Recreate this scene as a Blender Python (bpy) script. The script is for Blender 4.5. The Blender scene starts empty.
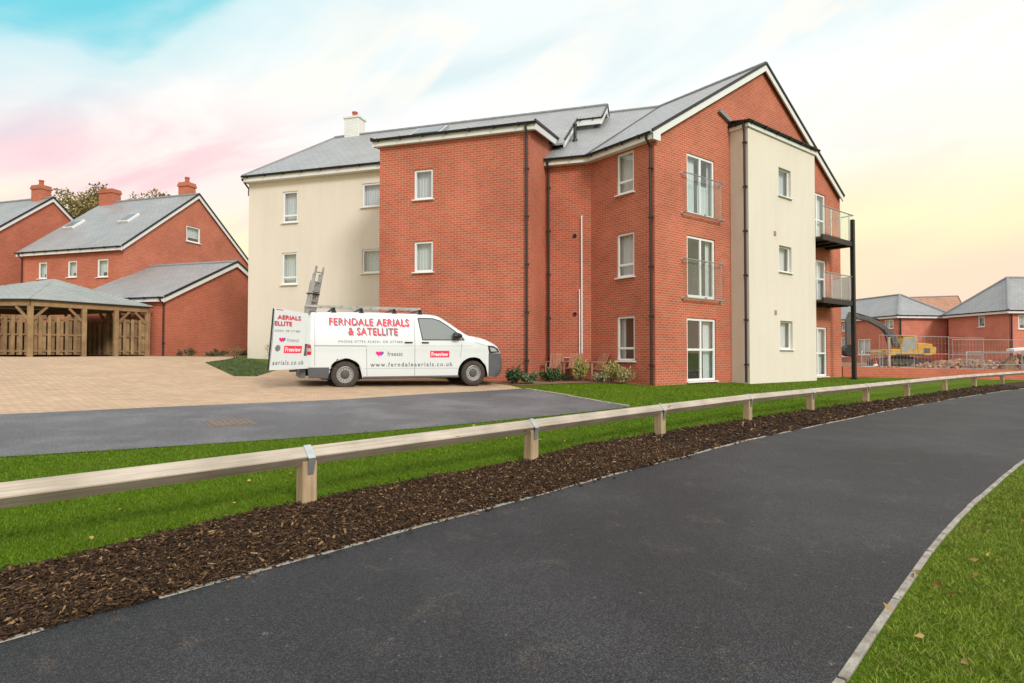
import bpy, bmesh, math, random
import numpy as np
from mathutils import Vector, Matrix
random.seed(7); np.random.seed(7)
SC = bpy.context.scene; COL = SC.collection
R_ = math.radians

# ---------------------------------------------------------------- camera
CZ = 1.25
cd = bpy.data.cameras.new('camera'); cam = bpy.data.objects.new('camera', cd); COL.objects.link(cam)
cam.location = (0, 0, CZ); cam.rotation_euler = (R_(90 + 1.214), 0, 0)
cd.sensor_width = 36; cd.lens = 590 / 1024 * 36; cd.clip_start = 0.05; cd.clip_end = 3000
SC.camera = cam
# ---------------------------------------------------------------- world, sun, exposure
SUN_EL, SUN_AZ = R_(33), R_(150)          # azimuth clockwise from +Y
wd = bpy.data.worlds.new('World'); SC.world = wd; wd.use_nodes = True
def build_sky():
    nt = wd.node_tree; nt.nodes.clear(); N = nt.nodes.new; L = nt.links.new
    out = N('ShaderNodeOutputWorld'); bg = N('ShaderNodeBackground'); L(bg.outputs[0], out.inputs[0])
    tc = N('ShaderNodeTexCoord'); sep = N('ShaderNodeSeparateXYZ'); L(tc.outputs['Generated'], sep.inputs[0])
    def M(op, a, b=None, c=None, clamp=False):
        n = N('ShaderNodeMath'); n.operation = op; n.use_clamp = clamp
        for i, v in enumerate((a, b, c)):
            if v is None: continue
            if isinstance(v, (int, float)): n.inputs[i].default_value = v
            else: L(v, n.inputs[i])
        return n.outputs[0]
    def ss(v, lo, hi):
        n = N('ShaderNodeMapRange'); n.interpolation_type = 'SMOOTHSTEP'; L(v, n.inputs[0])
        n.inputs[1].default_value = lo; n.inputs[2].default_value = hi; n.inputs[3].default_value = 0; n.inputs[4].default_value = 1
        return n.outputs[0]
    def mix(f, a, b, mode='MIX'):
        n = N('ShaderNodeMix'); n.data_type = 'RGBA'; n.blend_type = mode
        for s, v in ((n.inputs[0], f), (n.inputs[6], a), (n.inputs[7], b)):
            if isinstance(v, (int, float)): s.default_value = v
            elif isinstance(v, tuple): s.default_value = (*v, 1)
            else: L(v, s)
        return n.outputs[2]
    x, y, z = sep.outputs
    # streaky cloud field: long soft bands that fan out to the upper right
    mp = N('ShaderNodeMapping'); mp.vector_type = 'TEXTURE'; L(tc.outputs['Generated'], mp.inputs[0])
    mp.inputs['Rotation'].default_value = (0, R_(-24), 0); mp.inputs['Scale'].default_value = (0.75, 0.75, 0.22)
    nz = N('ShaderNodeTexNoise'); L(mp.outputs[0], nz.inputs['Vector']); nz.inputs['Scale'].default_value = 1.5
    nz.inputs['Detail'].default_value = 7; nz.inputs['Roughness'].default_value = 0.52; nz.inputs['Distortion'].default_value = 0.5
    nz2 = N('ShaderNodeTexNoise'); L(mp.outputs[0], nz2.inputs['Vector']); nz2.inputs['Scale'].default_value = 2.6
    nz2.inputs['Detail'].default_value = 6; nz2.inputs['Distortion'].default_value = 0.8
    n1, n2 = nz.outputs[0], nz2.outputs[0]
    zn = M('ADD', z, M('MULTIPLY', M('SUBTRACT', n1, 0.5), 0.16))
    rp = N('ShaderNodeValToRGB'); L(zn, rp.inputs[0]); cr = rp.color_ramp
    pts = [(0.0, (1.0, .66, .46)), (.06, (1.0, .73, .46)), (.11, (1.0, .86, .47)), (.19, (1.0, .925, .58)), (.27, (1.0, .96, .82)), (.36, (1.0, .985, .94)),
           (.45, (.86, .93, .92)), (.58, (.94, .95, .94)), (1.0, (1.0, .985, .96))]
    while len(cr.elements) < len(pts): cr.elements.new(0.5)
    for e, (p, c) in zip(cr.elements, pts): e.position = p; e.color = (*c, 1)
    base = rp.outputs[0]
    # rose tint on the left, fading upward
    left = M('SUBTRACT', 1.0, ss(x, -.75, .10)); low = M('SUBTRACT', 1.0, ss(z, .22, .46))
    lw2 = ss(zn, .15, .25)
    base = mix(M('MULTIPLY', M('MULTIPLY', left, low), M('MULTIPLY', lw2, .95)), base, (1.0, .80, .79))
    # pink streaks
    st = ss(n2, .44, .64); pinkz = M('MULTIPLY', ss(z, .12, .25), M('SUBTRACT', 1.0, ss(z, .27, .42)))
    base = mix(M('MULTIPLY', M('MULTIPLY', st, pinkz), M('ADD', .16, M('MULTIPLY', left, .75))), base, (.96, .58, .62))
    # peach glow low on the right
    pr = M('MULTIPLY', ss(x, .30, .60), M('MULTIPLY', ss(z, .0, .08), M('SUBTRACT', 1.0, ss(zn, .12, .19))))
    base = mix(M('MULTIPLY', pr, .8), base, (1.0, .70, .55))
    # grey-blue wisps higher up
    base = mix(M('MULTIPLY', M('MULTIPLY', ss(n1, .46, .68), ss(z, .28, .40)), .5), base, (.58, .76, .80))
    # bright cream wisps
    base = mix(M('MULTIPLY', M('MULTIPLY', ss(n2, .50, .64), ss(z, .30, .42)), .7), base, (1.0, .95, .86))
    # turquoise gaps at the top, mostly to the left
    gg = M('ADD', M('SUBTRACT', z, M('MULTIPLY', x, .51)), M('ADD', M('MULTIPLY', M('SUBTRACT', n1, .5), .14), M('MULTIPLY', M('SUBTRACT', n2, .5), .16)))
    front = M('MULTIPLY', M('MULTIPLY', M('SUBTRACT', 1.0, ss(z, .54, .62)), ss(y, .35, .6)), M('SUBTRACT', 1.0, ss(x, .05, .35)))
    base = mix(M('MULTIPLY', M('MULTIPLY', ss(gg, .57, .70), front), .60), base, (.50, .80, .85))
    base = mix(M('MULTIPLY', M('MULTIPLY', ss(gg, .672, .728), front), .9), base, (.13, .64, .74))
    # overcast brightening toward the zenith
    up = M('ADD', .985, M('MULTIPLY', ss(z, .50, .95), ZEN))
    base = mix(1.0, base, (1, 1, 1), 'MULTIPLY')
    vm = N('ShaderNodeVectorMath'); vm.operation = 'SCALE'; L(base, vm.inputs[0]); L(up, vm.inputs['Scale'])
    sky = N('ShaderNodeTexSky'); sky.sky_type = 'NISHITA'; sky.sun_disc = False
    sky.sun_elevation = SUN_EL; sky.sun_rotation = SUN_AZ
    vs = N('ShaderNodeVectorMath'); vs.operation = 'SCALE'; L(sky.outputs[0], vs.inputs[0]); vs.inputs['Scale'].default_value = 0.010
    va = N('ShaderNodeVectorMath'); va.operation = 'ADD'; L(vm.outputs[0], va.inputs[0]); L(vs.outputs[0], va.inputs[1])
    L(va.outputs[0], bg.inputs[0]); bg.inputs[1].default_value = 1.0
ZEN = 0.45
build_sky()
sl = bpy.data.lights.new('sun', 'SUN'); sl.energy = 2.2; sl.angle = R_(15); sl.color = (1, .95, .88)
so = bpy.data.objects.new('sun', sl); COL.objects.link(so)
sdir = Vector((math.sin(SUN_AZ) * math.cos(SUN_EL), math.cos(SUN_AZ) * math.cos(SUN_EL), math.sin(SUN_EL)))
so.rotation_euler = sdir.to_track_quat('Z', 'Y').to_euler(); so.location = (20, -30, 40)
vs_ = SC.view_settings; vs_.view_transform = 'Standard'; vs_.look = 'None'; vs_.exposure = 0.08; vs_.gamma = 1.0; vs_.use_curve_mapping = False

# ---------------------------------------------------------------- materials
MATS = {}
def mat(name, col, rough=.7, var=.0, scale=3., metallic=0., spec=.3, bump=0., bscale=60., col2=None, detail=5, island=0., coat=0.):
    if name in MATS: return MATS[name]
    m = bpy.data.materials.new(name); m.use_nodes = True; nt = m.node_tree; N = nt.nodes.new; L = nt.links.new
    b = nt.nodes['Principled BSDF']; b.inputs['Base Color'].default_value = (*col, 1); b.inputs['Roughness'].default_value = rough
    b.inputs['Metallic'].default_value = metallic; b.inputs['Specular IOR Level'].default_value = spec
    if coat: b.inputs['Coat Weight'].default_value = coat; b.inputs['Coat Roughness'].default_value = .05
    tc = N('ShaderNodeTexCoord')
    c2 = col2 if col2 else tuple(max(0, c * (1 - var)) for c in col)
    if var or col2:
        nz = N('ShaderNodeTexNoise'); L(tc.outputs['Object'], nz.inputs['Vector']); nz.inputs['Scale'].default_value = scale; nz.inputs['Detail'].default_value = detail
        nz.inputs['Roughness'].default_value = .65
        mr = N('ShaderNodeMapRange'); L(nz.outputs[0], mr.inputs[0]); mr.inputs[1].default_value = .33; mr.inputs[2].default_value = .67
        mx = N('ShaderNodeMix'); mx.data_type = 'RGBA'; L(mr.outputs[0], mx.inputs[0]); mx.inputs[6].default_value = (*c2, 1); mx.inputs[7].default_value = (*col, 1)
        src = mx.outputs[2]
        if island:
            ge = N('ShaderNodeNewGeometry'); hs = N('ShaderNodeHueSaturation'); L(src, hs.inputs['Color'])
            ir = N('ShaderNodeMapRange'); L(ge.outputs['Random Per Island'], ir.inputs[0]); ir.inputs[3].default_value = 1 - island; ir.inputs[4].default_value = 1 + island
            L(ir.outputs[0], hs.inputs['Value']); src = hs.outputs[0]
        L(src, b.inputs['Base Color'])
    if bump:
        nb = N('ShaderNodeTexNoise'); L(tc.outputs['Object'], nb.inputs['Vector']); nb.inputs['Scale'].default_value = bscale; nb.inputs['Detail'].default_value = 4
        bp = N('ShaderNodeBump'); bp.inputs['Strength'].default_value = bump; bp.inputs['Distance'].default_value = .02; L(nb.outputs[0], bp.inputs['Height']); L(bp.outputs[0], b.inputs['Normal'])
    MATS[name] = m; return m

def brick_mat(name, c1, c2, cm, bw=.225, rh=.075, mort=.011, rough=.85, offset=.5, bump=.25, blotch=.22, spec=.2, bl_scale=.5, dark=(.5, .5, .5)):
    if name in MATS: return MATS[name]
    m = bpy.data.materials.new(name); m.use_nodes = True; nt = m.node_tree; N = nt.nodes.new; L = nt.links.new
    b = nt.nodes['Principled BSDF']; b.inputs['Roughness'].default_value = rough; b.inputs['Specular IOR Level'].default_value = spec
    uv = N('ShaderNodeUVMap'); tc = N('ShaderNodeTexCoord')
    bt = N('ShaderNodeTexBrick'); L(uv.outputs[0], bt.inputs['Vector']); bt.offset = offset
    bt.inputs['Color1'].default_value = (*c1, 1); bt.inputs['Color2'].default_value = (*c2, 1); bt.inputs['Mortar'].default_value = (*cm, 1)
    bt.inputs['Scale'].default_value = 1; bt.inputs['Mortar Size'].default_value = mort; bt.inputs['Mortar Smooth'].default_value = .2
    bt.inputs['Brick Width'].default_value = bw; bt.inputs['Row Height'].default_value = rh; bt.inputs['Bias'].default_value = -.1
    nz = N('ShaderNodeTexNoise'); L(tc.outputs['Object'], nz.inputs['Vector']); nz.inputs['Scale'].default_value = bl_scale; nz.inputs['Detail'].default_value = 7; nz.inputs['Roughness'].default_value = .7
    mr = N('ShaderNodeMapRange'); L(nz.outputs[0], mr.inputs[0]); mr.inputs[1].default_value = .35; mr.inputs[2].default_value = .65; mr.inputs[3].default_value = 1 - blotch; mr.inputs[4].default_value = 1 + blotch * .4
    vm = N('ShaderNodeVectorMath'); vm.operation = 'SCALE'; L(bt.outputs['Color'], vm.inputs[0]); L(mr.outputs[0], vm.inputs['Scale'])
    L(vm.outputs[0], b.inputs['Base Color'])
    if bump:
        bp = N('ShaderNodeBump'); bp.inputs['Strength'].default_value = bump; bp.inputs['Distance'].default_value = .01; bp.invert = True
        L(bt.outputs['Fac'], bp.inputs['Height']); L(bp.outputs[0], b.inputs['Normal'])
    MATS[name] = m; return m

BRICK = brick_mat('red_brick', (.525, .126, .071), (.42, .096, .055), (.49, .275, .19), blotch=.20)
BRICK2 = brick_mat('site_brick', (.62, .165, .105), (.53, .13, .082), (.55, .32, .24))
BRICK3 = brick_mat('garage_brick', (.51, .118, .066), (.42, .09, .052), (.46, .24, .16), blotch=.16)
WBRICK = brick_mat('white_brick', (.80, .82, .80), (.74, .77, .75), (.62, .64, .62), blotch=.08)
SLATE = brick_mat('slate_tiles', (.30, .305, .312), (.262, .268, .276), (.15, .152, .155), bw=.33, rh=.22, mort=.010, rough=.42, bump=.35, blotch=.14, spec=.5, bl_scale=.8)
SLATE2 = brick_mat('green_grey_shingles', (.33, .35, .335), (.285, .305, .295), (.18, .20, .20), bw=.3, rh=.14, mort=.012, rough=.6, blotch=.15)
TANTILE = brick_mat('tan_roof_tiles', (.50, .28, .19), (.42, .22, .15), (.28, .16, .11), bw=.3, rh=.25, mort=.02, rough=.75, blotch=.15)
PAVER = brick_mat('block_paving', (.55, .395, .265), (.44, .31, .205), (.27, .20, .14), bw=.21, rh=.105, mort=.007, rough=.85, bump=.3, blotch=.12, bl_scale=.6)
def render_mat(name, c):
    m = bpy.data.materials.new(name); m.use_nodes = True; nt = m.node_tree; N = nt.nodes.new; L = nt.links.new; b = nt.nodes['Principled BSDF']; b.inputs['Roughness'].default_value = .92; b.inputs['Specular IOR Level'].default_value = .15
    tc = N('ShaderNodeTexCoord'); mp = N('ShaderNodeMapping'); L(tc.outputs['Object'], mp.inputs[0]); mp.inputs['Scale'].default_value = (1, 1, .12); src = None
    for vec, sc, amt, d in ((mp.outputs[0], 2.6, .04, 5), (tc.outputs['Object'], .45, .035, 6), (tc.outputs['Object'], 70, .06, 3)):
        n = N('ShaderNodeTexNoise'); L(vec, n.inputs['Vector']); n.inputs['Scale'].default_value = sc; n.inputs['Detail'].default_value = d; n.inputs['Roughness'].default_value = .65
        k = N('ShaderNodeMapRange'); L(n.outputs[0], k.inputs[0]); k.inputs[1].default_value = .32; k.inputs[2].default_value = .68; k.inputs[3].default_value = 1 - amt; k.inputs[4].default_value = 1 + amt * .4
        v = N('ShaderNodeVectorMath'); v.operation = 'SCALE'; L(k.outputs[0], v.inputs['Scale'])
        if src is None: v.inputs[0].default_value = c
        else: L(src, v.inputs[0])
        src = v.outputs[0]
    L(src, b.inputs['Base Color']); bp = N('ShaderNodeBump'); bp.inputs['Strength'].default_value = .15; bp.inputs['Distance'].default_value = .01; L(n.outputs[0], bp.inputs['Height']); L(bp.outputs[0], b.inputs['Normal']); MATS[name] = m; return m
RENDER = render_mat('cream_render', (.73, .68, .595))
def wood_mat(name, c1, c2, sx, sy, knots=True, island=.0):
    m = bpy.data.materials.new(name); m.use_nodes = True; nt = m.node_tree; N = nt.nodes.new; L = nt.links.new; b = nt.nodes['Principled BSDF']; b.inputs['Roughness'].default_value = .8; b.inputs['Specular IOR Level'].default_value = .2
    uv = N('ShaderNodeUVMap'); mp = N('ShaderNodeMapping'); L(uv.outputs[0], mp.inputs[0]); mp.inputs['Scale'].default_value = (sx, sy, 1)
    n = N('ShaderNodeTexNoise'); L(mp.outputs[0], n.inputs['Vector']); n.inputs['Scale'].default_value = 1; n.inputs['Detail'].default_value = 6; n.inputs['Roughness'].default_value = .7; n.inputs['Distortion'].default_value = .6
    k = N('ShaderNodeMapRange'); L(n.outputs[0], k.inputs[0]); k.inputs[1].default_value = .36; k.inputs[2].default_value = .62
    mx = N('ShaderNodeMix'); mx.data_type = 'RGBA'; L(k.outputs[0], mx.inputs[0]); mx.inputs[6].default_value = (*c2, 1); mx.inputs[7].default_value = (*c1, 1); src = mx.outputs[2]
    tc = N('ShaderNodeTexCoord'); n2 = N('ShaderNodeTexNoise'); L(tc.outputs['Object'], n2.inputs['Vector']); n2.inputs['Scale'].default_value = 2.2; n2.inputs['Detail'].default_value = 4
    k2 = N('ShaderNodeMapRange'); L(n2.outputs[0], k2.inputs[0]); k2.inputs[1].default_value = .35; k2.inputs[2].default_value = .65; k2.inputs[3].default_value = .80; k2.inputs[4].default_value = 1.08
    v = N('ShaderNodeVectorMath'); v.operation = 'SCALE'; L(src, v.inputs[0]); L(k2.outputs[0], v.inputs['Scale']); src = v.outputs[0]
    if knots:
        vo = N('ShaderNodeTexVoronoi'); mp2 = N('ShaderNodeMapping'); L(uv.outputs[0], mp2.inputs[0]); mp2.inputs['Scale'].default_value = (2.1, 5.0, 1) if sx < sy else (5, 2.1, 1); L(mp2.outputs[0], vo.inputs['Vector']); vo.inputs['Scale'].default_value = 1; vo.inputs['Randomness'].default_value = 1
        kk = N('ShaderNodeMapRange'); L(vo.outputs['Distance'], kk.inputs[0]); kk.inputs[1].default_value = .05; kk.inputs[2].default_value = .11; kk.inputs[3].default_value = .75; kk.inputs[4].default_value = 0
        m2 = N('ShaderNodeMix'); m2.data_type = 'RGBA'; L(kk.outputs[0], m2.inputs[0]); L(src, m2.inputs[6]); m2.inputs[7].default_value = (.22, .11, .06, 1); src = m2.outputs[2]
    L(src, b.inputs['Base Color']); bp = N('ShaderNodeBump'); bp.inputs['Strength'].default_value = .25; bp.inputs['Distance'].default_value = .004; L(n.outputs[0], bp.inputs['Height']); L(bp.outputs[0], b.inputs['Normal']); MATS[name] = m; return m
WHITE = mat('white_upvc', (.80, .82, .82), .35, .04, 2, spec=.45)
FASCIA = mat('white_fascia', (.74, .76, .76), .45, .06, 2, spec=.4)
BLACK = mat('black_plastic', (.018, .018, .02), .45, .2, 5, spec=.4)
DARKPIPE = mat('dark_downpipe', (.035, .022, .022), .45, .2, 4, spec=.4)
STEEL = mat('dark_steel', (.022, .020, .018), .5, .3, 6, spec=.4)
GALV = mat('galvanised_steel', (.52, .56, .58), .35, .25, 12, metallic=.7)
LEAD = mat('lead_grey', (.26, .28, .30), .55, .2, 3)
TIMBER = wood_mat('pale_timber', (.50, .445, .38), (.36, .30, .235), 1.3, 46)
POSTW = wood_mat('post_timber', (.46, .355, .225), (.33, .24, .145), 40, 2.0)
OLDTIM = mat('weathered_timber', (.29, .195, .10), .8, .0, 2.5, bump=.15, bscale=30, col2=(.17, .11, .058), island=.28)
BENCHW = mat('bench_wood', (.40, .20, .12), .7, .0, 6, col2=(.28, .135, .085), island=.15)
CONC = mat('pale_concrete', (.40, .375, .325), .9, .0, 9, bump=.5, bscale=60, col2=(.20, .18, .15))
def glass_mat(name, tint=(.93, .97, .97), lo=.13):
    m = bpy.data.materials.new(name); m.use_nodes = True; nt = m.node_tree; nt.nodes.clear(); N = nt.nodes.new; L = nt.links.new
    o = N('ShaderNodeOutputMaterial'); mx = N('ShaderNodeMixShader'); t = N('ShaderNodeBsdfTransparent'); g = N('ShaderNodeBsdfGlossy')
    t.inputs[0].default_value = (*tint, 1); g.inputs['Roughness'].default_value = .03; g.inputs[0].default_value = (.9, .95, .97, 1)
    fr = N('ShaderNodeLayerWeight'); fr.inputs[0].default_value = .5; pw = N('ShaderNodeMath'); pw.operation = 'POWER'; L(fr.outputs['Facing'], pw.inputs[0]); pw.inputs[1].default_value = 4.5
    mr = N('ShaderNodeMapRange'); L(pw.outputs[0], mr.inputs[0]); mr.inputs[1].default_value = 0; mr.inputs[2].default_value = 1; mr.inputs[3].default_value = lo; mr.inputs[4].default_value = 1
    L(mr.outputs[0], mx.inputs[0]); L(t.outputs[0], mx.inputs[1]); L(g.outputs[0], mx.inputs[2]); L(mx.outputs[0], o.inputs[0])
    MATS[name] = m; return m
GLASS = glass_mat('window_glass'); RAILG = glass_mat('balustrade_glass', (.95, .975, .97), .02)
def frosted():
    m = mat('frosted_glass', (.80, .85, .86), .3, .03, 3); return m
FROST = frosted(); SKYL = mat('rooflight_glass', (.16, .18, .19), .25, .1, 2, spec=.5)
def curtain_mat(name, c1, c2):
    m = bpy.data.materials.new(name); m.use_nodes = True; nt = m.node_tree; N = nt.nodes.new; L = nt.links.new
    b = nt.nodes['Principled BSDF']; b.inputs['Roughness'].default_value = .9
    uv = N('ShaderNodeUVMap'); w = N('ShaderNodeTexWave'); w.wave_type = 'BANDS'; w.bands_direction = 'X'; L(uv.outputs[0], w.inputs[0]); w.inputs['Scale'].default_value = 2.2; w.inputs['Distortion'].default_value = 2.; w.inputs['Detail'].default_value = 2
    mx = N('ShaderNodeMix'); mx.data_type = 'RGBA'; L(w.outputs[0], mx.inputs[0]); mx.inputs[6].default_value = (*c1, 1); mx.inputs[7].default_value = (*c2, 1); L(mx.outputs[2], b.inputs['Base Color'])
    MATS[name] = m; return m
CURT = curtain_mat('net_curtain', (.60, .635, .645), (.68, .71, .72))
CURT2 = curtain_mat('grey_blind', (.50, .54, .55), (.54, .575, .585))
ROOMD = mat('dark_room', (.22, .21, .18), .9, .5, 1.5)
ROOMW = mat('warm_room', (.42, .40, .34), .9, .4, 1.2)

# ---------------------------------------------------------------- mesh helpers
class MB:
    def __init__(s): s.v = []; s.f = []; s.mi = []
    def add(s, vs, fs, mi=0):
        o = len(s.v); s.v.extend([tuple(v) for v in vs]); s.f.extend([tuple(i + o for i in f) for f in fs]); s.mi.extend([mi] * len(fs)); return s
    def quad(s, a, b, c, d, mi=0): return s.add([a, b, c, d], [(0, 1, 2, 3)], mi)
    def poly(s, pts, mi=0): return s.add(pts, [tuple(range(len(pts)))], mi)
    def box(s, c, size, X=(1, 0, 0), Y=(0, 1, 0), Z=(0, 0, 1), mi=0):
        c = Vector(c); X = Vector(X).normalized() * size[0] / 2; Y = Vector(Y).normalized() * size[1] / 2; Z = Vector(Z).normalized() * size[2] / 2
        vs = [c + sx * X + sy * Y + sz * Z for sz in (-1, 1) for sy in (-1, 1) for sx in (-1, 1)]
        return s.add(vs, [(0, 2, 3, 1), (4, 5, 7, 6), (0, 1, 5, 4), (2, 6, 7, 3), (0, 4, 6, 2), (1, 3, 7, 5)], mi)
    def bar(s, p0, p1, w, h, up=(0, 0, 1), mi=0):
        p0 = Vector(p0); p1 = Vector(p1); X = (p1 - p0); Ln = X.length; X.normalize(); up = Vector(up)
        Y = up.cross(X)
        if Y.length < 1e-4: Y = Vector((0, 1, 0)).cross(X)
        if Y.length < 1e-4: Y = Vector((1, 0, 0)).cross(X)
        Y.normalize(); Z = X.cross(Y); return s.box((p0 + p1) / 2, (Ln, w, h), X, Y, Z, mi)
    def tube(s, pts, r, n=8, mi=0, caps=True):
        pts = [Vector(p) for p in pts]; rs = r if isinstance(r, (list, tuple)) else [r] * len(pts); rings = []
        ref = None
        for i, p in enumerate(pts):
            t = (pts[min(i + 1, len(pts) - 1)] - pts[max(i - 1, 0)]).normalized()
            if ref is None or abs(ref.dot(t)) > .98: ref = Vector((0, 0, 1)) if abs(t.z) < .9 else Vector((1, 0, 0))
            a = t.cross(ref).normalized(); b = t.cross(a).normalized(); ref = a.cross(t)
            rings.append([p + (a * math.cos(k * 2 * math.pi / n) + b * math.sin(k * 2 * math.pi / n)) * rs[i] for k in range(n)])
        vs = [v for r_ in rings for v in r_]; fs = []
        for i in range(len(pts) - 1):
            for k in range(n): fs.append((i * n + k, i * n + (k + 1) % n, (i + 1) * n + (k + 1) % n, (i + 1) * n + k))
        if caps: fs.append(tuple(range(n))[::-1]); fs.append(tuple((len(pts) - 1) * n + k for k in range(n)))
        return s.add(vs, fs, mi)
    def prism(s, pts, vec, mi=0):                 # closed planar outline pushed along vec
        n = len(pts); vec = Vector(vec); a = [Vector(p) for p in pts]; b = [p + vec for p in a]
        return s.add(a + b, [tuple(range(n))[::-1], tuple(range(n, 2 * n))] + [(i, (i + 1) % n, n + (i + 1) % n, n + i) for i in range(n)], mi)
    def lathe(s, c, axis, prof, n=32, mi=0):       # prof: (along axis, radius)
        c = Vector(c); ax = Vector(axis).normalized(); a = ax.orthogonal().normalized(); b = ax.cross(a)
        vs = [c + ax * h + (a * math.cos(k * 2 * math.pi / n) + b * math.sin(k * 2 * math.pi / n)) * r for h, r in prof for k in range(n)]
        fs = [(i * n + k, i * n + (k + 1) % n, (i + 1) * n + (k + 1) % n, (i + 1) * n + k) for i in range(len(prof) - 1) for k in range(n)]
        return s.add(vs, fs, mi)
    def build(s, name, mats, parent=None, smooth=False, bevel=0, label=None):
        if not isinstance(mats, (list, tuple)): mats = [mats]
        me = bpy.data.meshes.new(name); me.from_pydata(s.v, [], s.f); me.update()
        bm = bmesh.new(); bm.from_mesh(me)
        for f, k in zip(bm.faces, s.mi): f.material_index = k
        bmesh.ops.remove_doubles(bm, verts=bm.verts, dist=1e-5)
        if smooth != 'keep': bmesh.ops.recalc_face_normals(bm, faces=bm.faces)
        if bevel:
            es = [e for e in bm.edges if len(e.link_faces) == 2 and e.calc_face_angle(0) > .5]
            bmesh.ops.bevel(bm, geom=es, offset=bevel, segments=1, affect='EDGES', clamp_overlap=True)
        uvl = bm.loops.layers.uv.new('UVMap')
        for f in bm.faces:
            n = f.normal
            if abs(n.z) > .97: t, u = Vector((1, 0, 0)), Vector((0, 1, 0))
            else:
                t = Vector((-n.y, n.x, 0)).normalized(); u = n.cross(t); u = u if u.z > 0 else -u
                if abs(n.z) < .05: u = Vector((0, 0, 1))
                if t.x < 0: t = -t
            for l in f.loops: l[uvl].uv = (l.vert.co.dot(t), l.vert.co.dot(u))
            if smooth is True: f.smooth = True
        bm.to_mesh(me); bm.free()
        for m in mats: me.materials.append(m)
        o = bpy.data.objects.new(name, me); COL.objects.link(o)
        if smooth is True:
            try: me.set_sharp_from_angle(angle=R_(38))
            except Exception: pass
        if parent is not None: attach(o, parent)
        if label: o['label'] = label
        return o
WM = {}
def attach(o, parent):
    o.parent = parent; o.matrix_parent_inverse = WM[parent.name].inverted() if parent.name in WM else Matrix.Identity(4)
def thing(name, label, cat, loc=(0, 0, 0), rz=0, group=None):
    o = bpy.data.objects.new(name, None); COL.objects.link(o); o.location = loc; o.rotation_euler = (0, 0, rz); o.empty_display_size = .2
    WM[o.name] = Matrix.Translation(Vector(loc)) @ Matrix.Rotation(rz, 4, 'Z')
    o['label'] = label; o['category'] = cat
    if group: o['group'] = group
    return o
def tag(o, label, cat, group=None, kind=None):
    if label: o['label'] = label
    if cat: o['category'] = cat
    if group: o['group'] = group
    if kind: o['kind'] = kind
    return o
def struct(o, kind='structure'): o['kind'] = kind; return o
def V2(p): return Vector((p[0], p[1]))

# ---------------------------------------------------------------- terrain
def gz(x, y):
    x = np.asarray(x, float); y = np.asarray(y, float)
    d = -.66 * (x + 1.6) + .752 * (y - 4.7)
    k = np.clip((x + 1) / 4, 0, 1); k = k * k * (3 - 2 * k)
    def sm(pts, vals):
        return (np.interp(d - .8, pts, vals) + np.interp(d, pts, vals) + np.interp(d + .8, pts, vals)) / 3
    zl = sm([-100, 0, 9.5, 21.6, 30, 60], [0, 0, .38, 1.08, 1.2, 1.2]); zr = sm([-100, 0, 8, 20, 45], [0, 0, .40, .42, .1])
    return (1 - k) * zl + k * zr
def g1(x, y): return float(gz(x, y))

def drape(name, outline, off, material, step=1.0, thick=0., parent=None):
    """polygon laid on the terrain: triangulate, cut on the common grid, lift"""
    bm = bmesh.new(); vs = [bm.verts.new((p[0], p[1], 0)) for p in outline]; f = bm.faces.new(vs)
    bmesh.ops.triangulate(bm, faces=bm.faces)
    xs = [p[0] for p in outline]; ys = [p[1] for p in outline]
    for ax, lo, hi in ((0, min(xs), max(xs)), (1, min(ys), max(ys))):
        k = math.ceil(lo / step) * step
        while k < hi:
            co = (k, 0, 0) if ax == 0 else (0, k, 0); no = (1, 0, 0) if ax == 0 else (0, 1, 0)
            bmesh.ops.bisect_plane(bm, geom=bm.verts[:] + bm.edges[:] + bm.faces[:], plane_co=co, plane_no=no, dist=1e-6); k += step
    bmesh.ops.triangulate(bm, faces=bm.faces); bmesh.ops.recalc_face_normals(bm, faces=bm.faces)
    if bm.faces and sum(f.normal.z for f in bm.faces) < 0: bmesh.ops.reverse_faces(bm, faces=bm.faces)
    uvl = bm.loops.layers.uv.new('UVMap')
    for v in bm.verts: v.co.z = g1(v.co.x, v.co.y) + off
    for f in bm.faces:
        for l in f.loops: l[uvl].uv = (l.vert.co.x, l.vert.co.y)
    me = bpy.data.meshes.new(name); bm.to_mesh(me); bm.free(); me.materials.append(material)
    o = bpy.data.objects.new(name, me); COL.objects.link(o); return o

def smooth_line(pts, n=8):
    P = [Vector(p[:2]) for p in pts]; out = []
    for i in range(len(P) - 1):
        p0, p1, p2, p3 = P[max(i - 1, 0)], P[i], P[i + 1], P[min(i + 2, len(P) - 1)]
        for k in range(n):
            t = k / n
            out.append(.5 * ((2 * p1) + (p2 - p0) * t + (2 * p0 - 5 * p1 + 4 * p2 - p3) * t * t + (3 * p1 - p0 - 3 * p2 + p3) * t ** 3))
    out.append(P[-1]); return [(p.x, p.y) for p in out]

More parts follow.
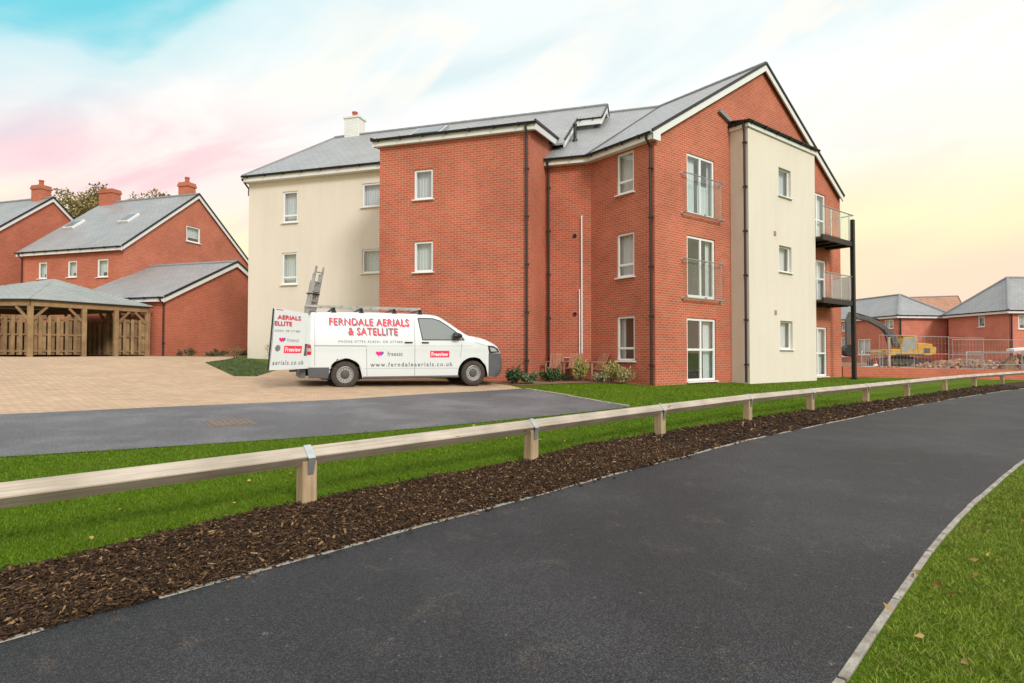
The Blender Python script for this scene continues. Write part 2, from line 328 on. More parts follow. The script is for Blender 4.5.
PATH_L = smooth_line([(-5.4, -1.0), (-2.9, 1.75), (-2.22, 2.58), (-1.63, 3.2), (-.78, 4.15), (.09, 5.06), (.9, 5.96), (1.82, 6.88), (3.1, 8.2), (4.28, 9.32), (6.01, 10.88), (8.06, 12.75), (11.49, 15.73), (14.85, 18.47), (18.26, 21.11), (26, 26.6), (40, 36)])
PATH_R = smooth_line([(-1.5, -1.0), (.75, 1.72), (1.25, 2.27), (1.77, 2.83), (2.28, 3.37), (2.83, 3.95), (3.56, 4.67), (4.85, 5.88), (6.0, 6.92), (9, 9.5), (14, 13.4), (22, 18.6), (30, 23), (42, 30)])
MULCH_B = smooth_line([(-6.0, -.2), (-3.5, 2.5), (-2.86, 3.34), (-2.58, 3.71), (-2.20, 4.29), (-1.87, 4.69), (-1.05, 5.57), (.15, 6.75), (1.05, 7.9), (2.36, 9.17), (4.3, 10.86), (6.36, 12.72), (7.62, 13.78), (11.19, 16.74), (17.9, 22.45), (25.5, 28.3), (39, 38.5)])

def ground_mat():
    m = bpy.data.materials.new('lawn_soil'); m.use_nodes = True; nt = m.node_tree; N = nt.nodes.new; L = nt.links.new
    b = nt.nodes['Principled BSDF']; b.inputs['Roughness'].default_value = .9; b.inputs['Specular IOR Level'].default_value = .1
    tc = N('ShaderNodeTexCoord'); cols = []
    def noise(sc, d=6):
        n = N('ShaderNodeTexNoise'); L(tc.outputs['Object'], n.inputs['Vector']); n.inputs['Scale'].default_value = sc; n.inputs['Detail'].default_value = d; n.inputs['Roughness'].default_value = .7; return n.outputs[0]
    a, bb = noise(.7), noise(45, 3)
    r = N('ShaderNodeValToRGB'); L(a, r.inputs[0]); r.color_ramp.elements[0].position = .35; r.color_ramp.elements[0].color = (.075, .135, .004, 1); r.color_ramp.elements[1].position = .7; r.color_ramp.elements[1].color = (.110, .175, .006, 1)
    mr = N('ShaderNodeMapRange'); L(bb, mr.inputs[0]); mr.inputs[1].default_value = .3; mr.inputs[2].default_value = .7; mr.inputs[3].default_value = .55; mr.inputs[4].default_value = 1.35
    vm = N('ShaderNodeVectorMath'); vm.operation = 'SCALE'; L(r.outputs[0], vm.inputs[0]); L(mr.outputs[0], vm.inputs['Scale']); L(vm.outputs[0], b.inputs['Base Color'])
    bp = N('ShaderNodeBump'); bp.inputs['Strength'].default_value = .8; bp.inputs['Distance'].default_value = .04; L(bb, bp.inputs['Height']); L(bp.outputs[0], b.inputs['Normal'])
    return m
LAWN = ground_mat()
def asphalt(name, c, c2, stain, speck=.35, big=.5):
    m = bpy.data.materials.new(name); m.use_nodes = True; nt = m.node_tree; N = nt.nodes.new; L = nt.links.new
    b = nt.nodes['Principled BSDF']; b.inputs['Roughness'].default_value = .62; b.inputs['Specular IOR Level'].default_value = .36
    tc = N('ShaderNodeTexCoord')
    def noise(sc, d=6, r=.65, dist=0):
        n = N('ShaderNodeTexNoise'); L(tc.outputs['Object'], n.inputs['Vector']); n.inputs['Scale'].default_value = sc; n.inputs['Detail'].default_value = d; n.inputs['Roughness'].default_value = r; n.inputs['Distortion'].default_value = dist; return n.outputs[0]
    def mr(v, a, b_, lo=0, hi=1):
        n = N('ShaderNodeMapRange'); L(v, n.inputs[0]); n.inputs[1].default_value = a; n.inputs[2].default_value = b_; n.inputs[3].default_value = lo; n.inputs[4].default_value = hi; return n.outputs[0]
    def mix(f, a, b_):
        n = N('ShaderNodeMix'); n.data_type = 'RGBA'; L(f, n.inputs[0])
        for s, v in ((n.inputs[6], a), (n.inputs[7], b_)):
            if isinstance(v, tuple): s.default_value = (*v, 1)
            else: L(v, s)
        return n.outputs[2]
    x = mix(mr(noise(big, 7), .35, .65), c2, c)
    x = mix(mr(noise(.55, 3), .46, .64, 0, .7), x, tuple(v * 1.6 for v in c))            # worn paler areas
    x = mix(mr(noise(3.3, 4, .55, .8), .60, .68, 0, .28), x, stain)                       # dried mud patches
    x = mix(mr(noise(16, 3, .6), .68, .74, 0, .7), x, tuple(v * 1.5 for v in stain))      # specks of grit and crumbs
    x = mix(mr(noise(5.3, 4, .6, .3), .66, .74, 0, .5), x, tuple(v * .55 for v in c))       # damp marks
    sp = N('ShaderNodeTexVoronoi'); L(tc.outputs['Object'], sp.inputs['Vector']); sp.inputs['Scale'].default_value = 105
    sc = mr(sp.outputs['Distance'], .0, .6, 1 + speck, 1 - speck)
    vm = N('ShaderNodeVectorMath'); vm.operation = 'SCALE'; L(x, vm.inputs[0]); L(sc, vm.inputs['Scale']); 
    wn = N('ShaderNodeTexWhiteNoise'); L(sp.outputs['Position'], wn.inputs[0]); w2 = mr(wn.outputs[0], .0, 1., .55, 1.5)
    vm2 = N('ShaderNodeVectorMath'); vm2.operation = 'SCALE'; L(vm.outputs[0], vm2.inputs[0]); L(w2, vm2.inputs['Scale']); L(vm2.outputs[0], b.inputs['Base Color'])
    bp = N('ShaderNodeBump'); bp.inputs['Strength'].default_value = .9; bp.inputs['Distance'].default_value = .008; L(sp.outputs['Distance'], bp.inputs['Height']); L(bp.outputs[0], b.inputs['Normal'])
    return m
ASPH = asphalt('path_asphalt', (.042, .043, .048), (.030, .031, .035), (.145, .118, .095), .55, .5)
ROADM = asphalt('road_asphalt', (.145, .145, .155), (.112, .112, .12), (.17, .15, .13), .25, .6)
SOIL = mat('bare_earth', (.26, .155, .09), .95, .0, 1.2, bump=.9, bscale=9, col2=(.15, .09, .055))
MULCHM = mat('mulch_bed', (.045, .026, .015), .95, .0, 14, bump=1., bscale=35, col2=(.018, .011, .007))

# base terrain sheet, out to the horizon
def terrain():
    xs = sorted(set(list(np.arange(-60, 61, 1.)) + list(np.arange(-900, -59, 40.)) + list(np.arange(100, 1000, 40.))))
    ys = sorted(set(list(np.arange(-12, 91, 1.)) + [-300, -150, -60, -30] + list(np.arange(130, 1500, 60.))))
    X, Y = np.meshgrid(xs, ys); Z = gz(X, Y); nx, ny = len(xs), len(ys)
    vs = np.stack([X, Y, Z], -1).reshape(-1, 3)
    fs = [(j * nx + i, j * nx + i + 1, (j + 1) * nx + i + 1, (j + 1) * nx + i) for j in range(ny - 1) for i in range(nx - 1)]
    me = bpy.data.meshes.new('ground'); me.from_pydata(vs.tolist(), [], fs); me.materials.append(LAWN)
    o = bpy.data.objects.new('ground', me); COL.objects.link(o); struct(o)
terrain()
ROAD_NEAR = smooth_line([(-16, -.5), (-9.2, 4.0), (-5.43, 6.28), (-4.13, 7.05), (-2.36, 8.2), (-.52, 9.67), (1.2, 11.1), (2.2, 12.0)])
ROAD_FAR = smooth_line([(2.42, 12.32), (1.93, 12.98), (1.21, 14.35), (.27, 16.01)], 5)
struct(drape('path', PATH_L + PATH_R[::-1], .010, ASPH))
struct(drape('road', ROAD_NEAR + ROAD_FAR + [(-1.96, 14.14), (-3.61, 12.41), (-6.14, 10.62), (-7.95, 9.19), (-14, 5.0), (-22, -.5)], .010, ROADM))
struct(drape('paving', [(-30, -.5), (-22, -.5), (-14, 5.0), (-7.95, 9.19), (-6.14, 10.62), (-3.61, 12.41), (-1.96, 14.14), (.27, 16.01), (-.1, 17.1), (-.9, 18.0), (-3.2, 18.9), (-7.85, 20.1), (-7.4, 17.1), (-7.96, 16.9), (-11.2, 21.5), (-11.4, 23.6), (-12.3, 26.8), (-15.2, 27.2), (-26, 32.5), (-40, 36)], .010, PAVER))
struct(drape('mulch_bed', MULCH_B + PATH_L[::-1], .012, MULCHM, .5))
struct(drape('planting_bed', [(-.9, 18.05), (.3, 17.05), (1.55, 17.75), (3.2, 18.2), (4.0, 17.75), (4.3, 17.83), (2.6, 19.95), (1.1, 20.4), (.5, 18.4), (-.9, 18.8)], .010, SOIL))
struct(drape('planting_bed', [(-16.3, 26.75), (-11.8, 26.9), (-12.2, 27.6), (-14.0, 31.5), (-16.3, 27.0)], .011, SOIL))
struct(drape('site_ground', [(14.6, 26.2), (25, 28.1), (60, 30), (60, 70), (20, 70), (12, 40), (14.3, 30)], .012, SOIL, 2.0))

def strip(name, line, w, h, material, off=0., gaps=True, jit=.006, skip=0.):
    """concrete edging: short blocks butted along a line"""
    mb = MB(); L_ = [Vector(p) for p in line]; acc = 0; start = L_[0]; seg = .5 if not skip else .45
    pts = [L_[0]]
    for a, b in zip(L_[:-1], L_[1:]):
        d = (b - a).length
        while acc + d >= seg:
            t = (seg - acc) / d; a = a.lerp(b, t); pts.append(a.copy()); d = (b - a).length; acc = 0
        acc += d
    for a, b in zip(pts[:-1], pts[1:]):
        if skip and random.random() < skip: continue
        t = (b - a).normalized(); g = .006
        a2 = a + t * g; b2 = b - t * g; n = Vector((-t.y, t.x)); j = random.uniform(-jit, jit); o1 = n * j
        z0 = g1(a.x, a.y); z1 = g1(b.x, b.y); hh = h + random.uniform(-.004, .004)
        mb.bar((a2.x + o1.x, a2.y + o1.y, z0 + hh - .05 + off), (b2.x + o1.x, b2.y + o1.y, z1 + hh - .05 + off), w, .1)
    return struct(mb.build(name, material, bevel=.004))
strip('kerb', [p for p in PATH_L if -1.5 < p[1] < 27], .040, .016, CONC, jit=.010, skip=.15)
strip('kerb', [p for p in PATH_R if -1 < p[1] < 20], .036, .014, CONC)
strip('kerb', ROAD_FAR + [(-1.96, 14.14)][:0], .10, .035, CONC)

# ---------------------------------------------------------------- building frame (plan axes)
m_ = Vector((.9584, -.2855)); mb_ = Vector((.2855, .9584)); g_ = Vector((.7909, .6120)); a_ = Vector((.6120, -.7909))
RR = Vector((.562, 18.359)); GG = Vector((4.318, 17.783)); KK = Vector((2.673, 19.909)); MM = Vector((1.159, 20.361))
def P_main(s, b, z): p = RR + m_ * s + mb_ * b; return Vector((p.x, p.y, z))
def P_gab(t, o, z): p = GG + g_ * t + a_ * o; return Vector((p.x, p.y, z))

def wall(parent, org, u, out, poly, holes, material, depth=.14, name='wall', back=True):
    """poly in (u,z) with rectangular openings, with reveals going in by depth"""
    bm = bmesh.new(); f = bm.faces.new([bm.verts.new((p[0], 0, p[1])) for p in poly]); bmesh.ops.triangulate(bm, faces=bm.faces)
    for h in holes:
        for co, no in (((h[0], 0, 0), (1, 0, 0)), ((h[1], 0, 0), (1, 0, 0)), ((0, 0, h[2]), (0, 0, 1)), ((0, 0, h[3]), (0, 0, 1))):
            bmesh.ops.bisect_plane(bm, geom=bm.verts[:] + bm.edges[:] + bm.faces[:], plane_co=co, plane_no=no, dist=1e-6)
    dead = [f for f in bm.faces if any(h[0] < f.calc_center_median().x < h[1] and h[2] < f.calc_center_median().z < h[3] for h in holes)]
    bmesh.ops.delete(bm, geom=dead, context='FACES')
    mb = MB(); o3 = Vector((org[0], org[1], 0)); u3 = Vector((u[0], u[1], 0)); n3 = Vector((out[0], out[1], 0))
    W = lambda a, d, z: o3 + u3 * a - n3 * d + Vector((0, 0, z))
    for f in bm.faces: mb.poly([W(v.co.x, 0, v.co.z) for v in f.verts])
    for h in holes:
        q = [(h[0], h[2]), (h[1], h[2]), (h[1], h[3]), (h[0], h[3])]
        for i in range(4):
            p, r = q[i], q[(i + 1) % 4]; mb.quad(W(p[0], 0, p[1]), W(r[0], 0, r[1]), W(r[0], depth, r[1]), W(p[0], depth, p[1]))
    bm.free()
    return mb.build(name, material, parent)

def window(parent, org, u, out, h, bars_v=(), bars_h=(), fw=.07, rec=.035, sill=True, curtain=None, split=None, name='window', drop=0.04, room=.9):
    o3 = Vector((org[0], org[1], 0)); u3 = Vector((u[0], u[1], 0)); n3 = Vector((out[0], out[1], 0)); up = Vector((0, 0, 1))
    u0, u1, z0, z1 = h; W = lambda a, d, z: o3 + u3 * a - n3 * d + up * z
    fr = MB(); D = .06
    def bx(a0, a1, b0, b1, d=rec, th=D): fr.box(W((a0 + a1) / 2, d + th / 2, (b0 + b1) / 2), (a1 - a0, th, b1 - b0), u3, -n3, up)
    bx(u0 + .002, u0 + fw, z0 + .002, z1 - .002); bx(u1 - fw, u1 - .002, z0 + .002, z1 - .002)
    bx(u0 + fw, u1 - fw, z1 - fw, z1 - .002); bx(u0 + fw, u1 - fw, z0 + .002, z0 + fw)
    for b in bars_v: bx(b - .045, b + .045, z0 + fw, z1 - fw, rec + .001, D - .004)
    xs = [u0 + fw] + [v for b in sorted(bars_v) for v in (b - .045, b + .045)] + [u1 - fw]
    for i in range(0, len(xs), 2):
        for b in bars_h: bx(xs[i], xs[i + 1], b - .035, b + .035, rec + .002, D - .006)
    w = fr.build(name, WHITE, parent, bevel=.006)
    zs = [z0 + fw] + [v for b in sorted(bars_h) for v in (b - .035, b + .035)] + [z1 - fw]
    pn = MB()
    for i in range(0, len(xs), 2):
        for j in range(0, len(zs), 2):
            tl = [random.uniform(-.004, .004) for _ in range(2)]
            pn.quad(W(xs[i], rec + .03 + tl[0], zs[j]), W(xs[i + 1], rec + .03 - tl[0], zs[j]), W(xs[i + 1], rec + .03 - tl[0] + tl[1], zs[j + 1]), W(xs[i], rec + .03 + tl[0] + tl[1], zs[j + 1]))
    pn.build('pane', GLASS, w)
    # the room behind: a shallow box, with a blind or curtain hanging in it
    rm = MB(); e = .25; d0 = rec + D + .012; d1 = d0 + room
    a0, a1, b0, b1 = u0 - .01, u1 + .01, z0 - .01, z1 + .01
    rm.quad(W(a0, d1, b0), W(a1, d1, b0), W(a1, d1, b1), W(a0, d1, b1))
    for p, q in (((a0, b0), (a1, b0)), ((a1, b0), (a1, b1)), ((a1, b1), (a0, b1)), ((a0, b1), (a0, b0))):
        rm.quad(W(p[0], d0, p[1]), W(q[0], d0, q[1]), W(q[0], d1, q[1]), W(p[0], d1, p[1]))
    rm.build('room', ROOMW if room > .5 else ROOMD, w)
    if curtain:
        cu = MB(); cm, parts = curtain
        for (c0, c1, t0, t1) in parts:
            x0 = u0 + (u1 - u0) * c0; x1 = u0 + (u1 - u0) * c1; y0 = z0 + (z1 - z0) * t0; y1 = z0 + (z1 - z0) * t1; n = max(2, int((x1 - x0) / .05))
            for k in range(n):
                p, q = x0 + (x1 - x0) * k / n, x0 + (x1 - x0) * (k + 1) / n; dp = d0 + .10 + .02 * (k % 2); dq = d0 + .10 + .02 * ((k + 1) % 2)
                cu.quad(W(p, dp, y0), W(q, dq, y0), W(q, dq, y1), W(p, dp, y1))
        cu.build('curtain', cm, w)
    if sill:
        s = MB(); s.box(W((u0 + u1) / 2, .035 - .04, z0 - .022), (u1 - u0 + .10, .15, .038), u3, -n3, up); s.build('sill', WHITE, w, bevel=.005)
    return w

def slab(pts, th=.07, mb=None, mi=0):
    """a roof plane with real thickness, pushed straight down"""
    mb = mb or MB(); mb.prism(pts, (0, 0, -th), mi); return mb
def gutter(mb, p0, p1, out, r=.055):
    p0 = Vector(p0); p1 = Vector(p1); o = Vector((out[0], out[1], 0)).normalized(); n = 7; prof = []
    for k in range(n): a = math.pi * k / (n - 1); prof.append(o * (-math.cos(a) * r + r) + Vector((0, 0, -math.sin(a) * r * 1.25)))
    for k in range(n - 1): mb.quad(p0 + prof[k], p1 + prof[k], p1 + prof[k + 1], p0 + prof[k + 1])
    mb.bar(p0 + o * r + Vector((0, 0, -.015)), p1 + o * r + Vector((0, 0, -.015)), 2 * r, .02)
    nb = int((p1 - p0).length / .9)
    for k in range(nb + 1):
        c = p0.lerp(p1, (k + .3) / (nb + 1)); mb.box(c + o * r + Vector((0, 0, -.04)), (.03, 2 * r + .02, .1), (p1 - p0), o, (0, 0, 1))
def board(mb, p0, p1, h, t, out, drop=0.):
    """fascia or barge board below the line p0-p1"""
    o = Vector((out[0], out[1], 0)).normalized(); p0 = Vector(p0) - Vector((0, 0, drop)); p1 = Vector(p1) - Vector((0, 0, drop)); dn = Vector((0, 0, -h))
    mb.prism([p0, p1, p1 + dn, p0 + dn], o * t)
def downpipe(parent, top, wall_pt, out, z0, material=DARKPIPE, r=.038):
    """from the gutter back to the wall and down, with clips"""
    o = Vector((out[0], out[1], 0)); w = Vector(wall_pt) + o * .07; top = Vector(top)
    mb = MB(); mb.tube([top, top - Vector((0, 0, .10)), Vector((w.x, w.y, top.z - .32)), Vector((w.x, w.y, top.z - .45)), Vector((w.x, w.y, z0))], r, 10)
    z = z0 + .6
    while z < top.z - .6: mb.box((w.x - o.x * .02, w.y - o.y * .02, z), (.13, .10, .045), (-o.y, o.x, 0), o, (0, 0, 1)); z += 1.5
    return mb.build('downpipe', material, parent, smooth=True)

# ---------------------------------------------------------------- apartment building
AB = thing('apartment_building', 'three storey red brick and cream rendered apartment block with grey slate roofs', 'building', (2, 22, .4))
SLOPE = .678
def zr(b): return 8.76 + SLOPE * (b - 2.7)
cream_h = [(-11.47, -10.73, 6.71, 8.02), (-11.49, -10.74, 4.13, 5.46), (-7.73, -6.72, 7.10, 8.05), (-7.72, -6.72, 4.46, 5.41)]
o_cream = RR + mb_ * 3
wall(AB, o_cream, m_, -mb_, [(-13.17, 0), (-5.0, 0), (-5.0, 8.72), (-13.17, 8.72)], cream_h, RENDER)
p = RR + m_ * -13.17 + mb_ * 3
wall(AB, p, mb_, -m_, [(0, 0), (8.4, 0), (8.4, 8.72), (0, 8.72)], [], RENDER)
proj_h = [(-3.985, -3.30, 6.36, 7.36), (-3.975, -3.29, 3.95, 4.97)]
wall(AB, RR, m_, -mb_, [(-5.26, 0), (0, 0), (0, 8.38), (-5.26, 8.38)], proj_h, BRICK)
wall(AB, RR + m_ * -5.26, mb_, -m_, [(0, 0), (3.2, 0), (3.2, 8.95), (0, 8.38)], [], BRICK)
wall(AB, RR, mb_, m_, [(0, 0), (11.4, 0), (11.4, 8.6), (7.2, 11.6), (3.4, 9.02), (0, 8.38)], [], BRICK)
wall(AB, RR + m_ * -13.17 + mb_ * 11.4, m_, mb_, [(0, 0), (13.17, 0), (13.17, 8.72), (0, 8.72)], [], RENDER)
ang_h = [(.80, 1.51, 6.36, 7.69), (.80, 1.52, 3.69, 5.10), (.80, 1.53, 1.03, 2.45)]
DK = (GG - KK).length
wall(AB, GG, -a_, -g_, [(0, 0), (DK, 0), (DK, 7.75), (0, 7.75)], ang_h, BRICK)
wall(AB, MM, m_, -mb_, [(0, 0), ((KK - MM).length, 0), ((KK - MM).length, 7.75), (0, 7.75)], [], BRICK)
SPAN = 12.5; PKT = 6.23; zE = 7.93; zP = 11.93; TS = (zP - zE) / (PKT + .3)
gab_h = [(1.62, 3.14, 5.76, 7.72), (1.60, 3.14, 3.07, 5.06), (1.57, 3.15, .37, 2.41), (9.7, 11.15, 5.83, 7.88), (9.7, 11.15, 3.40, 5.13), (9.7, 11.15, .33, 2.36)]
def zg(t): return zE + TS * ((t if t < PKT else 2 * PKT - t) + .3) - .07
wall(AB, GG, g_, a_, [(0, 0), (SPAN, 0), (SPAN, zg(SPAN)), (PKT, zg(PKT)), (0, zg(0))], gab_h, BRICK)
wall(AB, GG + g_ * SPAN, -a_, g_, [(0, 0), (9, 0), (9, 7.7), (0, 7.7)], [], BRICK)
# cream bay on the gable
BO, B0, B1, BZ = .667, 4.09, 8.80, 9.02
bay_h = [(6.08, 6.95, 6.93, 7.95), (6.07, 6.95, 4.20, 5.14), (6.10, 6.98, 1.42, 2.44)]
wall(AB, GG + a_ * BO, g_, a_, [(B0, 0), (B1, 0), (B1, BZ), (B0, BZ)], bay_h, RENDER)
wall(AB, GG + g_ * B0, a_, -g_, [(0.002, 0), (BO, 0), (BO, BZ), (0.002, BZ)], [], RENDER)
wall(AB, GG + g_ * B1, a_, g_, [(0.002, 0), (BO, 0), (BO, BZ), (0.002, BZ)], [], RENDER)
mb = MB(); slab([P_gab(B0 - .14, BO + .14, BZ + .10), P_gab(B1 + .14, BO + .14, BZ + .10), P_gab(B1 + .14, .01, BZ + .26), P_gab(B0 - .14, .01, BZ + .26)], .05, mb); mb.build('bay_roof', BLACK, AB)
mb = MB(); board(mb, P_gab(B0 - .06, BO + .003, BZ + .03), P_gab(B1 + .06, BO + .003, BZ + .03), .13, .06, a_); board(mb, P_gab(B0 - .003, .005, BZ + .03), P_gab(B0 - .003, BO + .06, BZ + .03), .13, .06, -g_); mb.build('fascia', FASCIA, AB)
mb = MB(); gutter(mb, P_gab(B0 - .16, BO + .07, BZ + .10), P_gab(B1 + .16, BO + .07, BZ + .10), a_, .05); gutter(mb, P_gab(B0 - .07, .02, BZ + .10), P_gab(B0 - .07, BO + .16, BZ + .10), -g_, .05); mb.build('gutter', BLACK, AB)
mb = MB(); mb.prism([P_gab(B0 - .75, .01, BZ + .42), P_gab(B0 - .70, .01, BZ + .52), P_gab(B0 - .05, .01, BZ + .32), P_gab(B0 - .05, .01, BZ + .18)], Vector((a_.x, a_.y, 0)) * .10); mb.build('flashing', LEAD, AB)
downpipe(AB, P_gab(B0 - .12, BO * .86, BZ + .05), P_gab(B0, BO * .86, 0), -g_, .3)

# windows
CUL = (CURT2, [(0, 1, 0, 1)])
for i, h in enumerate(cream_h):
    if i < 2: window(AB, o_cream, m_, -mb_, h, bars_h=(h[2] + .30,), curtain=(CURT2, [(0, 1, .06, 1)]))
    else: window(AB, o_cream, m_, -mb_, h, curtain=CUL)
for h in proj_h: window(AB, RR, m_, -mb_, h, curtain=CUL, sill=True)
for i, h in enumerate(ang_h): window(AB, GG, -a_, -g_, h, bars_h=(h[2] + .40,), curtain=(CURT, [(0, 1, .0, 1)]) if i < 2 else (CURT, [(.72, 1, 0, 1)]))
cur = [(CURT, [(0, .45, 0, 1), (.55, 1, 0, .55), (.9, 1, 0, 1)]), (CURT, [(.83, 1, 0, 1)]), (CURT, [(.72, 1, 0, 1)])]
for i, h in enumerate(gab_h[:3]):
    mid = (h[0] + h[1]) / 2
    window(AB, GG, g_, a_, h, bars_v=(mid,), bars_h=() if i < 2 else (h[2] + 1.02,), fw=.085, curtain=cur[i], name='french_door', sill=(i == 2), room=1.2)
for i, h in enumerate(gab_h[3:]):
    window(AB, GG, g_, a_, h, bars_v=((h[0] + h[1]) / 2,), bars_h=(h[2] + .95,), fw=.085, curtain=(CURT, [(.5, 1, 0, 1)]), name='french_door', sill=(i == 2), room=1.2)
for i, h in enumerate(bay_h): window(AB, GG + a_ * BO, g_, a_, h, fw=.06, curtain=(CURT2, [(0, 1, 0, 1)]) if i == 0 else (CURT, [(.45, 1, 0, 1)]), rec=.09)

# roofs
mb = MB()
slab([P_main(-13.27, 2.7, 8.76), P_main(.5, 2.7, 8.76), P_main(.5, 5.5, zr(5.5)), P_main(.5, 7.2, zr(7.2)), P_main(-11.75, 7.2, zr(7.2))], .07, mb)
slab([P_main(.501, 5.5, zr(5.5)), P_main(1.50, 5.5, zr(5.5)), P_main(1.50, 7.2, zr(7.2)), P_main(.501, 7.2, zr(7.2))], .07, mb)
slab([P_main(-13.27, 2.7, 8.76), P_main(-11.75, 7.2, zr(7.2)), P_main(-13.27, 11.7, 8.76)], .07, mb)
slab([P_main(-13.27, 11.7, 8.76), P_main(-11.75, 7.2, zr(7.2)), P_main(1.50, 7.2, zr(7.2)), P_main(1.50, 11.7, 8.76)], .07, mb)
slab([P_main(-5.46, -.22, 8.47), P_main(.22, -.22, 8.47), P_main(.22, 3.6, 9.17), P_main(-5.46, 3.6, 9.17)], .07, mb)
# wing with the kink
def isect(p, d, q, e):
    den = d.x * e.y - d.y * e.x; t = ((q.x - p.x) * e.y - (q.y - p.y) * e.x) / den; return p + d * t
def kink(off): return isect(GG + g_ * off, a_, MM + mb_ * off, m_)
def mid_at(s, off):      # point on the line parallel to the short wall at the given main-axis s
    p = MM + mb_ * off; k = s - (p - RR).dot(m_); return p + m_ * k
V3 = lambda p, z: Vector((p[0], p[1], z))
kE, kR, kB = kink(-.3), kink(PKT), kink(2 * PKT + .3)
mE, mR, mB = mid_at(.012, -.3), mid_at(.012, PKT), mid_at(.012, 2 * PKT + .3)
gE, gR, gB = GG - g_ * .3 + a_ * .16, GG + g_ * PKT + a_ * .16, GG + g_ * (2 * PKT + .08) + a_ * .16
slab([V3(gE, zE), V3(kE, zE), V3(kR, zP), V3(gR, zP)][::-1], .07, mb)
slab([V3(kE, zE), V3(mE, zE), V3(mR, zP), V3(kR, zP)][::-1], .07, mb)
slab([V3(gB, zE + TS * .22), V3(kB, zE), V3(kR, zP), V3(gR, zP)], .07, mb)
slab([V3(kB, zE), V3(mB, zE), V3(mR, zP), V3(kR, zP)], .07, mb)
roof = mb.build('roof', SLATE, AB)
def ridge(mbx, p, q, r=.085):
    p = Vector(p); q = Vector(q); n = max(1, int((q - p).length / .45))
    for k in range(n):
        a = p.lerp(q, k / n); b = p.lerp(q, (k + .985) / n); mbx.tube([a, b], [r, r * 1.06], 8)
rd = MB(); ridge(rd, P_main(-11.75, 7.2, zr(7.2)), P_main(1.50, 7.2, zr(7.2))); rd.build('ridge_tiles', LEAD, roof)
rd = MB(); ridge(rd, V3(mR, zP), V3(kR, zP)); rd.build('ridge_tiles', LEAD, roof)
rd = MB(); ridge(rd, V3(kR, zP), V3(gR, zP)); rd.build('ridge_tiles', LEAD, roof)
rd = MB(); ridge(rd, P_main(-13.27, 2.7, 8.76), P_main(-11.75, 7.2, zr(7.2)), .05); rd.build('ridge_tiles', LEAD, roof)
fl = MB(); fl.bar(V3(kE, zE + .012), V3(kR, zP + .012), .13, .02); fl.build('valley_lead', BLACK, roof)
# cheek wall under the raised verge and vent pipe
ck = MB(); ck.poly([P_main(1.12, 5.6, 9.4), P_main(1.12, 9.2, 9.4), P_main(1.12, 7.2, zr(7.2) - .08), P_main(1.12, 5.6, zr(5.6) - .08)]); ck.poly([P_main(.02, 5.6, 9.2), P_main(1.12, 5.6, 9.2), P_main(1.12, 5.6, zr(5.6) - .08), P_main(.02, 5.6, zr(5.6) - .08)]); ck.build('cheek', LEAD, AB)
# fascias, barge boards, gutters
fb = MB()
board(fb, P_main(-13.22, 2.78, 8.68), P_main(-5.27, 2.78, 8.68), .18, .05, -mb_)
board(fb, P_main(-13.22, 2.73, 8.68), P_main(-13.22, 11.6, 8.68), .18, .05, -m_)
board(fb, P_main(-5.41, -.10, 8.41), P_main(.18, -.10, 8.41), .17, .05, -mb_)
board(fb, P_main(.17, -.15, 8.41), P_main(.17, 3.6, 9.09), .19, .05, m_)
board(fb, P_main(-5.41, -.15, 8.41), P_main(-5.41, 3.0, 8.98), .19, .05, -m_)
board(fb, P_main(.45, 3.0, zr(3.0) - .07), P_main(.45, 5.46, zr(5.46) - .07), .20, .05, m_)
board(fb, P_main(.50, 5.46, zr(5.46) - .07), P_main(1.45, 5.46, zr(5.46) - .07), .20, .05, -mb_)
board(fb, P_main(1.45, 5.46, zr(5.46) - .07), P_main(1.45, 7.15, zr(7.15) - .07), .20, .05, m_)
board(fb, P_main(1.45, 7.15, zr(7.15) - .07), P_main(1.45, 11.6, zr(2.8) - .07), .26, .05, m_)
kF = kink(-.18); gF = GG - g_ * .18 + a_ * .10; mF = mid_at(.012, -.18)
board(fb, V3(mF, zE - .02), V3(kF, zE - .02), .19, .05, -mb_); board(fb, V3(kF, zE - .02), V3(gF, zE - .02), .19, .05, -g_)
def barge(t0, t1, h=.20):
    z = lambda t: zE + TS * ((t if t < PKT else 2 * PKT - t) + .3) - .07
    board(fb, P_gab(t0, .11, z(t0)), P_gab(t1, .11, z(t1)), h, .05, a_)
barge(-.24, PKT); barge(PKT, 2 * PKT + .02)
fb.prism([P_gab(-.24, .115, zE - .06), P_gab(.10, .115, zE + .10), P_gab(.10, .115, zE - .24), P_gab(-.24, .115, zE - .24)], Vector((a_.x, a_.y, 0)) * .05)
sf = lambda A, B, C, D: fb.quad(A, B, C, D)
sf(P_main(-13.22, 2.78, 8.50), P_main(-5.27, 2.78, 8.50), P_main(-5.27, 3.0, 8.50), P_main(-13.22, 3.0, 8.50))
sf(P_main(-5.41, -.10, 8.245), P_main(.17, -.10, 8.245), P_main(.17, .001, 8.245), P_main(-5.41, .001, 8.245))
sf(V3(kF, zE - .205), V3(gF, zE - .205), V3(GG + a_ * .1, zE - .205), V3(KK, zE - .205)); sf(V3(mF, zE - .205), V3(kF, zE - .205), V3(KK, zE - .205), V3(MM, zE - .205))
fb.build('fascia', FASCIA, AB)
class Runs:
    def __init__(s, name, m, parent): s.a = (name, m, parent)
    def one(s, fn, *a):
        b = MB(); fn(b, *a); return b.build(s.a[0], s.a[1], s.a[2])
gt = Runs('gutter', BLACK, AB)
gt.one(gutter, P_main(-13.29, 2.73, 8.74), P_main(-5.27, 2.73, 8.74), -mb_); gt.one(gutter, P_main(-5.48, -.15, 8.46), P_main(.25, -.15, 8.46), -mb_)
